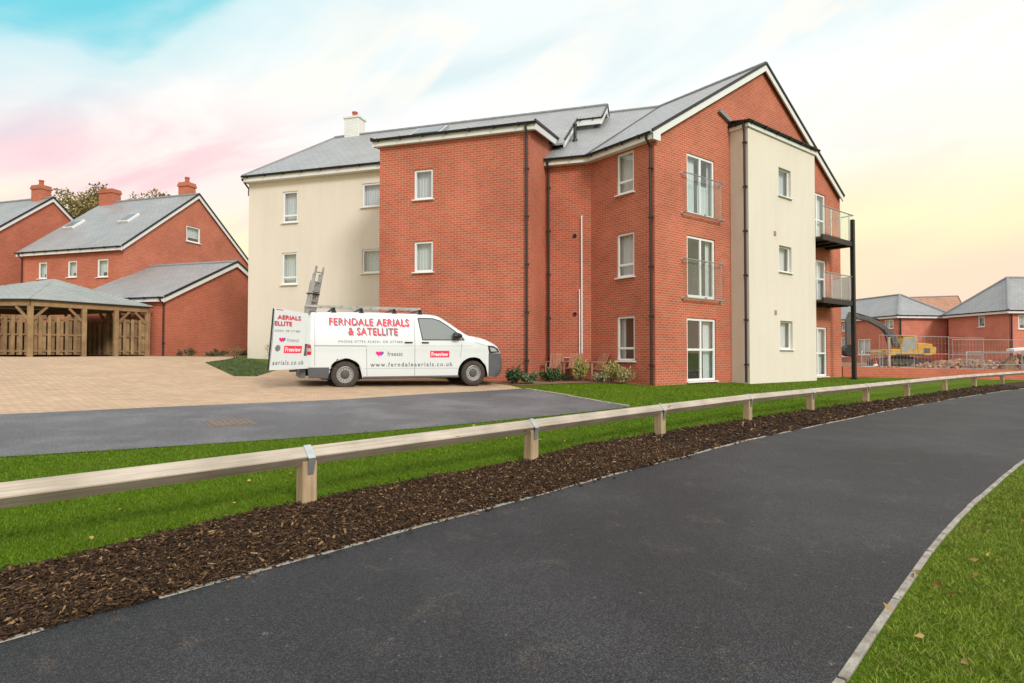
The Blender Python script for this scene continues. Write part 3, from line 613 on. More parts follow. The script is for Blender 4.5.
gt.one(gutter, P_main(.50, 5.44, zr(5.44) + .0), P_main(1.51, 5.44, zr(5.44)), -mb_, .04)
gt.one(gutter, V3(mid_at(.012, -.23), zE - .0), V3(kink(-.23), zE), -mb_); gt.one(gutter, V3(kink(-.23), zE), V3(GG - g_ * .23 + a_ * .1, zE), -g_)
vg = MB()     # dark verge caps
for A_, B_ in ((P_main(.23, -.25, 8.475), P_main(.23, 3.4, 9.14)), (P_main(.51, 3.0, zr(3.0) + .02), P_main(.51, 5.5, zr(5.5) + .02)), (P_main(1.51, 5.5, zr(5.5) + .02), P_main(1.51, 7.2, zr(7.2) + .02)), (P_main(1.51, 7.2, zr(7.2) + .02), P_main(1.51, 11.6, 8.86)),
               (P_gab(-.3, .17, zE + .01), P_gab(PKT, .17, zP + .02)), (P_gab(PKT, .17, zP + .02), P_gab(2 * PKT + .10, .17, zE + TS * .2 + .01)), (P_main(-5.47, -.25, 8.475), P_main(-5.47, 3.2, 9.10))):
    vg = MB(); vg.bar(A_, B_, .05, .075); vg.build('verge', BLACK, roof)
# rooflight and chimney
rl = MB(); c0 = P_main(-6.25, 6.1, zr(6.1)); UX = Vector((m_.x, m_.y, 0)); UY = Vector((mb_.x, mb_.y, SLOPE)).normalized(); UZ = UX.cross(UY)
rl.box(c0 + UZ * .05, (1.5, 1.25, .14), UX, UY, UZ); k_ = rl.build('rooflight', GALV, roof, bevel=.01)
q_ = MB(); q_.box(c0 + UZ * .132, (1.2, .95, .02), UX, UY, UZ); q_.build('pane', SKYL, k_)
ch = MB(); cc = P_main(-10.75, 7.35, 0); ch.box((cc.x, cc.y, 11.78), (.78, .62, 1.8), (m_.x, m_.y, 0), (mb_.x, mb_.y, 0)); ch.box((cc.x, cc.y, 12.66), (.88, .70, .1), (m_.x, m_.y, 0), (mb_.x, mb_.y, 0))
chm = ch.build('chimney', WBRICK, AB, bevel=.01)
TERRA = mat('terracotta', (.45, .13, .08), .8, .2, 6)
pt = MB(); pt.lathe((cc.x, cc.y, 12.70), (0, 0, 1), [(0, .13), (.22, .11), (.25, .14), (.31, .14), (.31, .09), (.1, .09)], 16); pt.build('chimney_pot', TERRA, chm, smooth=True)
vp = MB(); vc = None
def roof_z_mid(x, y): d = (Vector((x, y)) - MM).dot(mb_); return zE + TS * (d + .3)
vx, vy = mid_at(.72, 1.75); vp.lathe((vx, vy, roof_z_mid(vx, vy) - .05), (0, 0, 1), [(0, .11), (.12, .09), (.14, .06), (.62, .06), (.62, .08), (.70, .08), (.72, .03)], 12); vp.build('vent_pipe', BLACK, AB, smooth=True)
# downpipes
downpipe(AB, P_main(-.09, -.20, 8.40), P_main(-.09, 0, 0), -mb_, .45)
q = MM + m_ * .13; downpipe(AB, V3(q - mb_ * .27, zE - .05), V3(q, 0), -mb_, .4)
q = GG - a_ * .10; downpipe(AB, V3(q - g_ * .27, zE - .05), V3(q, 0), -g_, .3)
q = RR - m_ * 13.1 + mb_ * 3; 
mbx = MB(); mbx.tube([P_main(-13.28, 2.68, 8.64), P_main(-13.24, 2.8, 8.5), P_main(-13.22, 3.05, 8.3), P_main(-13.22, 3.05, 8.0)], .038, 8); mbx.build('downpipe', DARKPIPE, AB, smooth=True)
# pipes and vents on the short wall
q = MM + m_ * 1.27 - mb_ * .04; pp = MB(); pp.tube([V3(q, .35), V3(q, 5.9), V3(q + mb_ * .05, 5.95)], .025, 8)
q2 = MM + m_ * 1.19 - mb_ * .04; q3 = MM + m_ * .61 - mb_ * .04
pp.tube([V3(q2, 3.45), V3(q2, 1.14), V3(q3, 1.12), V3(q3, .85), V3(q3 - mb_ * .05, .80)], .022, 8); pp.build('waste_pipe', WHITE, AB, smooth=True)
for z in (5.28, 2.61):
    v = MB(); q = MM + m_ * 1.03; v.lathe(V3(q, z), (-mb_.x, -mb_.y, 0), [(0, .065), (.03, .065), (.03, .05), (.005, .045), (.005, 0)], 16); v.build('wall_vent', BLACK, AB)
VENTC = mat('beige_vent', (.42, .37, .27), .7, .1, 5)
for z in (5.52, 2.72):
    v = MB(); c = P_gab(5.78, BO + .012, z); v.box(c, (.14, .022, .16), (g_.x, g_.y, 0), (a_.x, a_.y, 0)); 
    for k in range(4): v.box(c + Vector((a_.x, a_.y, 0)) * .014 + Vector((0, 0, -.05 + .033 * k)), (.11, .012, .012), (g_.x, g_.y, 0), (a_.x, a_.y, 0))
    v.build('wall_vent', VENTC, AB)
# glass balustrades at the two upper french doors
for z0, z1 in ((5.72, 6.98), (3.02, 4.25)):
    t0, t1 = 1.36, 3.38; o = .16
    gl = MB(); gl.prism([P_gab(t0, o, z0 + .04), P_gab(t1, o, z0 + .04), P_gab(t1, o, z1 - .02), P_gab(t0, o, z1 - .02)], Vector((a_.x, a_.y, 0)) * .012); gp = gl.build('juliet_balcony', RAILG, AB)
    ra = MB(); ra.tube([P_gab(t0 - .05, o, z1), P_gab(t1 + .05, o, z1)], .02, 8); ra.tube([P_gab(t0 - .05, o, z0), P_gab(t1 + .05, o, z0)], .022, 8)
    for t in (t0, (t0 + t1) / 2, t1):
        ra.box(P_gab(t, o - .0, z0 + .03), (.05, .06, .07), (g_.x, g_.y, 0), (a_.x, a_.y, 0)); ra.box(P_gab(t, o, z1 - .02), (.04, .04, .06), (g_.x, g_.y, 0), (a_.x, a_.y, 0))
    for t in (t0 - .03, t1 + .03):
        for z in (z0, z1): ra.tube([P_gab(t, o, z), P_gab(t, .0, z)], .018, 8); ra.lathe(P_gab(t, .0, z), (a_.x, a_.y, 0), [(0, .05), (.015, .05), (.015, 0)], 12)
    ra.build('handrail', GALV, gp, smooth=True)
# projecting balconies beside the bay with their steel post
for zt, zrail in ((5.84, 6.93), (3.41, 4.40)):
    s = MB(); s.box((P_gab(B1 + .01, .46, zt - .13) + P_gab(11.50, .46, zt - .13)) / 2, (11.49 - B1, .9, .05), (g_.x, g_.y, 0), (a_.x, a_.y, 0))
    s.bar(P_gab(B1 + .01, .91, zt - .10), P_gab(11.38, .91, zt - .10), .08, .20); s.bar(P_gab(11.51, .02, zt - .10), P_gab(11.51, .95, zt - .10), .08, .199)
    for t in (9.5, 10.3, 11.1): s.bar(P_gab(t, .02, zt - .2), P_gab(t, .87, zt - .2), .08, .09)
    bc = s.build('balcony', STEEL, AB)
    d = MB(); d.box((P_gab(B1 + .01, .46, zt - .085) + P_gab(11.45, .46, zt - .085)) / 2, (11.45 - B1, .82, .04), (g_.x, g_.y, 0), (a_.x, a_.y, 0)); d.build('decking', OLDTIM, bc)
    gl = MB(); gl.prism([P_gab(B1 + .03, .93, zt + .05), P_gab(11.49, .93, zt + .05), P_gab(11.49, .93, zrail - .03), P_gab(B1 + .03, .93, zrail - .03)], Vector((a_.x, a_.y, 0)) * .012); gl.build('balustrade', RAILG, bc)
    if zt < 5:
      fz = MB(); fz.prism([P_gab(11.50, .10, zt + .05), P_gab(11.50, .90, zt + .05), P_gab(11.50, .90, zrail - .03), P_gab(11.50, .10, zrail - .03)], Vector((g_.x, g_.y, 0)) * .014); fz.build('end_screen', FROST, bc)
    ra = MB(); ra.tube([P_gab(B1 + .01, .93, zrail), P_gab(11.52, .93, zrail), P_gab(11.52, .03, zrail)], .022, 8)
    for t in (9.6, 10.4, 11.2): ra.bar(P_gab(t, .90, zt - .05), P_gab(t, .90, zrail), .035, .035)
    ra.build('handrail', GALV, bc, smooth=True)
c = MB(); c.box((*P_gab(11.46, .92, 0).xy, 3.45), (.15, .15, 6.6), (g_.x, g_.y, 0), (a_.x, a_.y, 0)); c.box((*P_gab(11.46, .92, 0).xy, .27), (.26, .26, .03), (g_.x, g_.y, 0), (a_.x, a_.y, 0)); c.build('column', STEEL, AB, bevel=.008)

# ---------------------------------------------------------------- other houses
def rect_wall(parent, A, B, zlo, zhi, holes=(), material=BRICK, gable=None, wins=True, fw=.075):
    """wall from plan point A to B seen with A on the left; gable = apex height"""
    A = Vector(A); B = Vector(B); u = (B - A).normalized(); out = Vector((u.y, -u.x)); L_ = (B - A).length
    poly = [(0, zlo), (L_, zlo), (L_, zhi)] + ([(L_ / 2, gable)] if gable else []) + [(0, zhi)]
    wall(parent, A, u, out, poly, list(holes), material, depth=.1)
    if wins:
        for h in holes: window(parent, A, u, out, h, bars_v=((h[0] + h[1]) / 2,) if h[1] - h[0] > 1.08 and zlo < 1 else (), curtain=(CURT2, [(0, .3, 0, 1), (.3, 1, .3, 1)]), rec=.03, fw=fw, room=.4)
def gable_house(name, label, C, along, width, span, zlo, ze, zp, front_h=(), gab_holes=(), material=BRICK, chimneys=(), rooflights=(), group=None, tile=SLATE, dp=True, cat='house'):
    """C = front corner under the right-hand eave; eave runs from C along `along` (to the left); gable faces right"""
    C = Vector(C); al = Vector(along).normalized(); bk = Vector((al.y, -al.x)); bk = bk if bk.y > 0 else -bk; rt = -al
    T = thing(name, label, cat, (C.x, C.y, zlo + .0), group=group)
    Lf = C + al * width; Cb = C + bk * span; Lb = Lf + bk * span
    rect_wall(T, Lf, C, zlo - .6, ze, front_h, material)
    rect_wall(T, C, Cb, zlo - .6, ze, gab_holes, material, gable=zp)
    rect_wall(T, Cb, Lb, zlo - .6, ze, (), material); rect_wall(T, Lb, Lf, zlo - .6, ze, (), material, gable=zp)
    sl_ = (zp - ze) / (span / 2); ov = .25; z0 = ze + .10 - sl_ * ov; zt = zp + .10
    pt = lambda w, d, z: V3(C + al * w + bk * d, z)
    r = MB(); slab([pt(-.15, -ov, z0), pt(-.15, span / 2, zt), pt(width + .15, span / 2, zt), pt(width + .15, -ov, z0)], .07, r); slab([pt(-.15, span + ov, z0), pt(-.15, span / 2, zt), pt(width + .15, span / 2, zt), pt(width + .15, span + ov, z0)], .07, r)
    ro = r.build('roof', tile, T)
    rr = MB(); ridge(rr, pt(-.15, span / 2, zt), pt(width + .15, span / 2, zt)); rr.build('ridge_tiles', LEAD, ro)
    b = MB()
    board(b, pt(-.10, -ov, z0 - .06), pt(-.10, span / 2, zt - .06), .20, .04, rt); board(b, pt(-.10, span / 2, zt - .06), pt(-.10, span + ov, z0 - .06), .20, .04, rt)
    board(b, pt(-.14, -ov + .06, z0 - .04), pt(width + .14, -ov + .06, z0 - .04), .17, .04, -bk); b.build('fascia', FASCIA, T)
    gt = MB(); gutter(gt, pt(-.12, -ov + .02, z0 + .0), pt(width + .14, -ov + .02, z0 + .0), -bk, .05); gt.build('gutter', BLACK, T)
    v = MB(); v.bar(pt(-.16, -ov, z0 + .01), pt(-.16, span / 2, zt + .02), .05, .08); v.build('verge', BLACK, ro); v = MB(); v.bar(pt(-.16, span / 2, zt + .02), pt(-.16, span + ov, z0), .05, .08); v.build('verge', BLACK, ro)
    if dp: downpipe(T, pt(.08 if dp == 'r' else width - .12, -ov - .03, z0 - .03), pt(.08 if dp == 'r' else width - .12, 0, 0), -bk, zlo)
    for w, d, h, sx, pot in chimneys:
        zb = min(zt, zt - sl_ * abs(d - span / 2)); cm = MB(); p = C + al * w + bk * d
        cm.box((p.x, p.y, zb + h / 2 - .3), (sx, .62, h + .6), (al.x, al.y, 0), (bk.x, bk.y, 0)); cm.box((p.x, p.y, zb + h - .1), (sx + .1, .72, .14), (al.x, al.y, 0), (bk.x, bk.y, 0)); cm.box((p.x, p.y, zb + h + .03), (sx + .03, .65, .12), (al.x, al.y, 0), (bk.x, bk.y, 0))
        co = cm.build('chimney', material, T)
        if pot: q = MB(); q.lathe((p.x, p.y, zb + h + .08), (0, 0, 1), [(0, .14), (.28, .12), (.32, .15), (.38, .14), (.38, .08)], 12); q.build('chimney_pot', TERRA, co, smooth=True)
    for w, d in rooflights:
        U = Vector((al.x, al.y, 0)); Vv = Vector((bk.x, bk.y, sl_)).normalized(); Nn = U.cross(Vv); Nn = Nn if Nn.z > 0 else -Nn
        c = pt(w, d, z0 + sl_ * (d + ov)); q = MB(); q.box(c + Nn * .05, (.78, .98, .14), U, Vv, Nn); k = q.build('rooflight', FASCIA, ro, bevel=.01); q = MB(); q.box(c + Nn * .132, (.60, .80, .02), U, Vv, Nn); q.build('pane', SKYL, k)
    return T
al_ = -m_
C1 = Vector((-20.6, 31.2)); GC = Vector((-15.85, 27.0))
gable_house('brick_house', 'red brick house with slate roof, two rooflights and small gable window, behind the brick garage', C1, al_, 7.5, 9.68, 1.25, 7.05, 10.9,
            front_h=[(1.3, 1.95, 5.45, 6.38), (3.5, 4.18, 5.45, 6.36), (5.65, 6.42, 5.38, 6.36)], gab_holes=[(4.05, 5.1, 8.0, 8.95)],
            chimneys=[(1.05, 5.1, .95, .72, True), (7.0, 4.84, .72, 1.1, False)], rooflights=[(6.6, 2.3), (2.6, 2.5)], group='brick houses on the left')
gable_house('brick_house', 'red brick house cut off by the left edge, its gable and chimney beside the tree', C1 + al_ * 9.5 + mb_ * -1.84, al_, 9, 9.68, 1.25, 6.95, 10.95,
            chimneys=[(1.0, 4.9, .78, .85, True)], group='brick houses on the left', dp=False)
gable_house('garage', 'low red brick garage with slate roof between the timber shelter and the cream wall', GC, al_, 5.72, 8.56, 1.15, 3.88, 6.02, dp='r', material=BRICK3, cat='garage')

def hip_house(name, label, C, dl, dr, Ll, Lr, zlo, ze, zp, holes_l=(), holes_r=(), ridge_l=None, tile=SLATE, group=None, dp=True):
    """C = nearest corner, dl / dr = plan directions of the two seen walls going left / right"""
    C = Vector(C); dl = Vector(dl).normalized(); dr = Vector(dr).normalized()
    T = thing(name, label, 'house', (C.x, C.y, zlo), group=group)
    A = C + dl * Ll; B = C + dr * Lr; D = C + dl * Ll + dr * Lr
    rect_wall(T, A, C, zlo - .6, ze, holes_l, BRICK2, fw=.09); rect_wall(T, C, B, zlo - .6, ze, holes_r, BRICK2, fw=.09); rect_wall(T, B, D, zlo - .6, ze, (), BRICK2); rect_wall(T, D, A, zlo - .6, ze, (), BRICK2)
    ov = .3; c = C - dl * ov - dr * ov; a = A + dl * ov - dr * ov; b = B + dr * ov - dl * ov; d = D + dl * ov + dr * ov
    if Ll > Lr: h = Lr / 2; r0 = C + dl * h + dr * h; r1 = A - dl * h + dr * h; faces = [[c, b, r0], [a, c, r0, r1], [d, a, r1], [b, d, r1, r0]]
    else: h = Ll / 2; r0 = C + dl * h + dr * h; r1 = B - dr * h + dl * h; faces = [[a, c, r0], [c, b, r1, r0], [b, d, r1], [d, a, r0, r1]]
    rset = {tuple(r0), tuple(r1)}; mbx = MB()
    for f in faces: slab([V3(p, zp if tuple(p) in rset else ze + .12) for p in f], .07, mbx)
    ro = mbx.build('roof', tile, T); rr = MB()
    ridge(rr, V3(c, ze + .14), V3(r0, zp + .02), .10); ridge(rr, V3(r0, zp), V3(r1, zp), .1); ridge(rr, V3(a, ze + .14), V3(r1 if Ll > Lr else r0, zp + .02), .1); ridge(rr, V3(b, ze + .14), V3(r0 if Ll > Lr else r1, zp + .02), .1); rr.build('ridge_tiles', LEAD, ro)
    b1 = MB(); board(b1, V3(a, ze + .05), V3(c, ze + .05), .2, .04, -dr); board(b1, V3(c, ze + .05), V3(b, ze + .05), .2, .04, -dl); b1.build('fascia', FASCIA, T)
    gt = MB(); gutter(gt, V3(a, ze + .12), V3(c, ze + .12), -dr, .07); gutter(gt, V3(c, ze + .12), V3(b, ze + .12), -dl, .07); gt.build('gutter', BLACK, T)
    if dp:
        q = C + dr * .15; w = MB(); w.tube([V3(q - dl * .15, ze), V3(q - dl * .1, zlo)], .07, 8); w.build('downpipe', BLACK, T)
        q = C + dr * (Lr - .15); w = MB(); w.tube([V3(q - dl * .15, ze), V3(q - dl * .1, zlo)], .07, 8); w.build('downpipe', BLACK, T)
    return T
da = Vector((.867, .498)); 
hip_house('brick_house', 'red brick house with hipped slate roof directly behind the excavator', (36, 55), (-.156, .988), (.988, .156), 12.5, 5.4, -.1, 4.75, 7.1,
          holes_l=[(10.9, 12.0, 3.65, 4.5), (7.4, 9.05, 1.15, 2.75), (5.1, 6.0, 3.65, 4.5), (5.0, 6.1, .95, 3.0)], holes_r=(), group='brick houses behind the building site')
hip_house('brick_house', 'red brick house with tall hipped slate roof at the right edge', (41.0, 48.7), (-.087, .996), (.996, .087), 6.0, 10, -.1, 4.75, 8.0,
          holes_l=[(3.15, 3.8, 3.6, 4.58)], holes_r=[(.9, 2.1, 3.3, 4.5)], group='brick houses behind the building site')
gable_house('brick_house', 'brick house with tan tiled roof seen above and behind the hipped slate roof', (55.5, 71.5), Vector((-.93, .36)), 9, 9, -.2, 5.0, 8.6, tile=TANTILE, material=BRICK2, group='brick houses behind the building site', dp=False)

# ---------------------------------------------------------------- timber cycle shelter (hexagonal)
def shelter():
    L_ = 4.46; V0 = Vector((-18.8, 23.0)); base = 1.17
    c = V0 + Vector((-L_ / 2, L_ * .866)); T = thing('timber_shelter', 'open timber shelter with slatted sides and grey hipped roof on the block paving', 'shelter', (c.x, c.y, base))
    c = Vector((-20.0, 25.7)); vs = [Vector(q) for q in ((-18.8, 23.0), (-16.57, 26.80), (-18.7, 27.35), (-22.9, 28.6), (-25.4, 26.8), (-23.3, 23.0))]
    ze, za = 3.36, 4.52
    r = MB(); ov = 1.055; E = [V3(c + (v - c) * ov, ze + .06) for v in vs]; ap = V3(c, za)
    for k in range(6): slab([E[k], E[(k + 1) % 6], ap], .05, r)
    ro = r.build('roof', SLATE2, T)
    w = MB(); 
    for k in range(6): ridge(w, E[k] - Vector((0, 0, .004)), ap - Vector((0, 0, .004)), .02)
    w.build('hip_tiles', SLATE2, ro)
    fs = MB()
    for k in range(6): A, B = E[k], E[(k + 1) % 6]; fs.bar(A - Vector((0, 0, .05)), B - Vector((0, 0, .05)), .04, .05)
    fs.build('edge_trim', BLACK, ro)
    bm_ = MB()
    for k in range(6):
        A, B = vs[k], vs[(k + 1) % 6]; bm_.bar(V3(A, ze - .12), V3(B, ze - .12), .12, .22)
    bm_.build('beam', OLDTIM, T, bevel=.01)
    fr = [[0, .42, .70, 1], [0, .5, 1], [0, .5, 1], [0, .5, 1], [0, .5, 1], [0, .45, 1]]
    for k in range(6):
        A, B = vs[k], vs[(k + 1) % 6]; u = (B - A).normalized(); n = Vector((u.y, -u.x))
        posts = fr[k][:-1]
        for t in posts:
            p = A.lerp(B, t); q = MB(); q.box((p.x, p.y, (base - .3 + ze - .23) / 2), (.17, .17, ze - .23 - base + .3), (u.x, u.y, 0), (n.x, n.y, 0)); q.build('post', OLDTIM, T, bevel=.012)
        for t in fr[k]:
            p = A.lerp(B, t)
            for sgn in (-1, 1):
                if (t == 0 and sgn < 0) or (t == 1 and sgn > 0): continue
                if k == 0 and ((t == .42 and sgn > 0) or (t == .70 and sgn < 0)): continue
                e = p + u * sgn * .55; br = MB(); br.bar(V3(p + u * sgn * .08, ze - .75), V3(e, ze - .24), .07, .09); br.build('brace', OLDTIM, T)
        for i in range(len(fr[k]) - 1):
            if k == 0 and i == 1: continue                      # the entrance
            p, q = A.lerp(B, fr[k][i]) + u * .1, A.lerp(B, fr[k][i + 1]) - u * .1; pan = MB(); ln = (q - p).length; nb = max(3, int(ln / .145))
            for j in range(nb):
                x = p + u * (ln * (j + .5) / nb); s = 1 if j % 2 else -1; wd_ = random.uniform(.11, .14) ; h = random.uniform(-.01, .01)
                pan.box((*(x + n * .035 * s), base + .83 + h), (wd_, .022, 1.56), (u.x, u.y, 0), (n.x, n.y, 0))
            for z in (base + .2, base + .85, base + 1.50): pan.box((*((p + q) / 2), z), (ln, .045, .075), (u.x, u.y, 0), (n.x, n.y, 0))
            pan.build('slatted_panel', OLDTIM, T)
    fl = MB(); fl.poly([V3(c + (v - c) * .97, base + .045) for v in vs]); fl.build('floor', CONC, T)
shelter()

# ---------------------------------------------------------------- knee rail fence
def fence():
    posts = [(-1.69, 4.88), (.22, 6.80), (2.19, 8.76), (4.32, 10.84), (6.37, 12.62), (8.85, 14.78), (11.33, 16.95), (14.33, 19.56), (17.14, 21.90), (20.11, 24.24), (23.6, 27.0)]
    T = thing('knee_rail_fence', 'low timber knee rail fence with square rail on short posts beside the bark mulch', 'fence', (posts[0][0], posts[0][1], 0))
    pre = (-3.75, 2.80); allp = [pre] + posts; H = .478
    for i, p in enumerate(allp):
        p = Vector(p); z = g1(*p); q = Vector(allp[min(i + 1, len(allp) - 1)]); r = Vector(allp[max(i - 1, 0)]); u = (q - r).normalized(); n = Vector((-u.y, u.x))
        b = MB(); b.box((p.x, p.y, z + .11), (.125, .125, .50), (u.x, u.y, 0), (n.x, n.y, 0)); b.build('post', POSTW, T, bevel=.008)
        s = MB(); w = .062
        def sec(z_off, k): return [Vector((p.x, p.y, z + H)) + Vector((n.x, n.y, 0)) * a + Vector((0, 0, b_)) for a, b_ in ((-.092 * k, -.088 * k), (0, .004 * k), (.092 * k, -.088 * k))]
        A = sec(0, 1.03); off = Vector((u.x, u.y, 0)) * w / 2
        s.prism([A[0] - off, A[1] - off, A[1] + off, A[0] + off], Vector((-n.x, -n.y, .9)).normalized() * .004); s.prism([A[2] - off, A[1] - off, A[1] + off, A[2] + off], Vector((n.x, n.y, .9)).normalized() * .004)
        for sg, a in ((-1, A[0]), (1, A[2])):
            c = Vector((p.x, p.y, 0)) + Vector((n.x, n.y, 0)) * sg * .068; 
            s.prism([a - off, a + off, Vector((c.x, c.y, z + .255)) + off * .8, Vector((c.x, c.y, z + .255)) - off * .8], Vector((n.x, n.y, 0)) * sg * .004)
        s.build('strap', GALV, T)
    for a, b in zip(allp[:-1], allp[1:]):
        a = Vector(a); b = Vector(b); u = (b - a).normalized(); n = Vector((-u.y, u.x, 0)); r = MB(); h = .081
        for_pts = []
        A3 = Vector((a.x + u.x * .003, a.y + u.y * .003, g1(*a) + H - h)); B3 = Vector((b.x - u.x * .003, b.y - u.y * .003, g1(*b) + H - h))
        sec = lambda c: [c + Vector((0, 0, h)), c + n * h, c - Vector((0, 0, h)), c - n * h]
        r.add(sec(A3) + sec(B3), [(0, 1, 2, 3), (7, 6, 5, 4)] + [(i, (i + 1) % 4, 4 + (i + 1) % 4, 4 + i) for i in range(4)]); r.build('rail', TIMBER, T, bevel=.006)
fence()
# ---------------------------------------------------------------- the van
VW = mat('white_paint', (.65, .705, .725), .32, .05, 1.2, spec=.5, coat=.4)
TYRE = mat('tyre_rubber', (.075, .062, .055), .85, .45, 14)
RIM = mat('grey_rim', (.42, .42, .42), .4, .15, 8, metallic=.4)
GREYP = mat('grey_bumper_plastic', (.105, .11, .125), .6, .15, 8)
VGLASS = mat('van_glass', (.23, .26, .26), .06, .0, 1, spec=.8)
DKGLASS = mat('dark_glass', (.02, .025, .03), .05, .0, 1, spec=.8)
RED = mat('red_vinyl', (.80, .030, .085), .4, .0, 1)
PINK = mat('pink_vinyl', (.75, .02, .22), .4, .0, 1)
PURP = mat('blue_vinyl', (.12, .10, .35), .4, .0, 1)
GREYV = mat('grey_vinyl', (.13, .14, .15), .5, .0, 1)
LGREYV = mat('light_grey_vinyl', (.30, .32, .33), .5, .0, 1)
WHITEV = mat('white_vinyl', (.82, .82, .82), .4, .0, 1)
LAMPR = mat('red_lamp', (.55, .01, .02), .15, .0, 1, spec=.6)
LAMPC = mat('lamp_clear', (.42, .44, .45), .1, .0, 1, spec=.8)
SEAM = mat('panel_gap', (.25, .26, .27), .7, .0, 1)

def text_mesh(txt, size, bold=0., space=1.):
    cu = bpy.data.curves.new('t', 'FONT'); cu.body = txt; cu.size = size; cu.offset = bold; cu.space_character = space; cu.resolution_u = 3
    o = bpy.data.objects.new('t', cu); COL.objects.link(o); dg = bpy.context.evaluated_depsgraph_get(); dg.update()
    me = bpy.data.meshes.new_from_object(o.evaluated_get(dg)); vs = [tuple(v.co) for v in me.vertices]; fs = [tuple(p.vertices) for p in me.polygons]
    bpy.data.objects.remove(o); bpy.data.curves.remove(cu); bpy.data.meshes.remove(me)
    return vs, fs
def fit(vs, x0, x1, z0, z1):
    xs = [v[0] for v in vs]; ys = [v[1] for v in vs]; a, b, c, d = min(xs), max(xs), min(ys), max(ys)
    return [(x0 + (v[0] - a) / (b - a) * (x1 - x0), z0 + (v[1] - c) / (d - c) * (z1 - z0)) for v in vs]

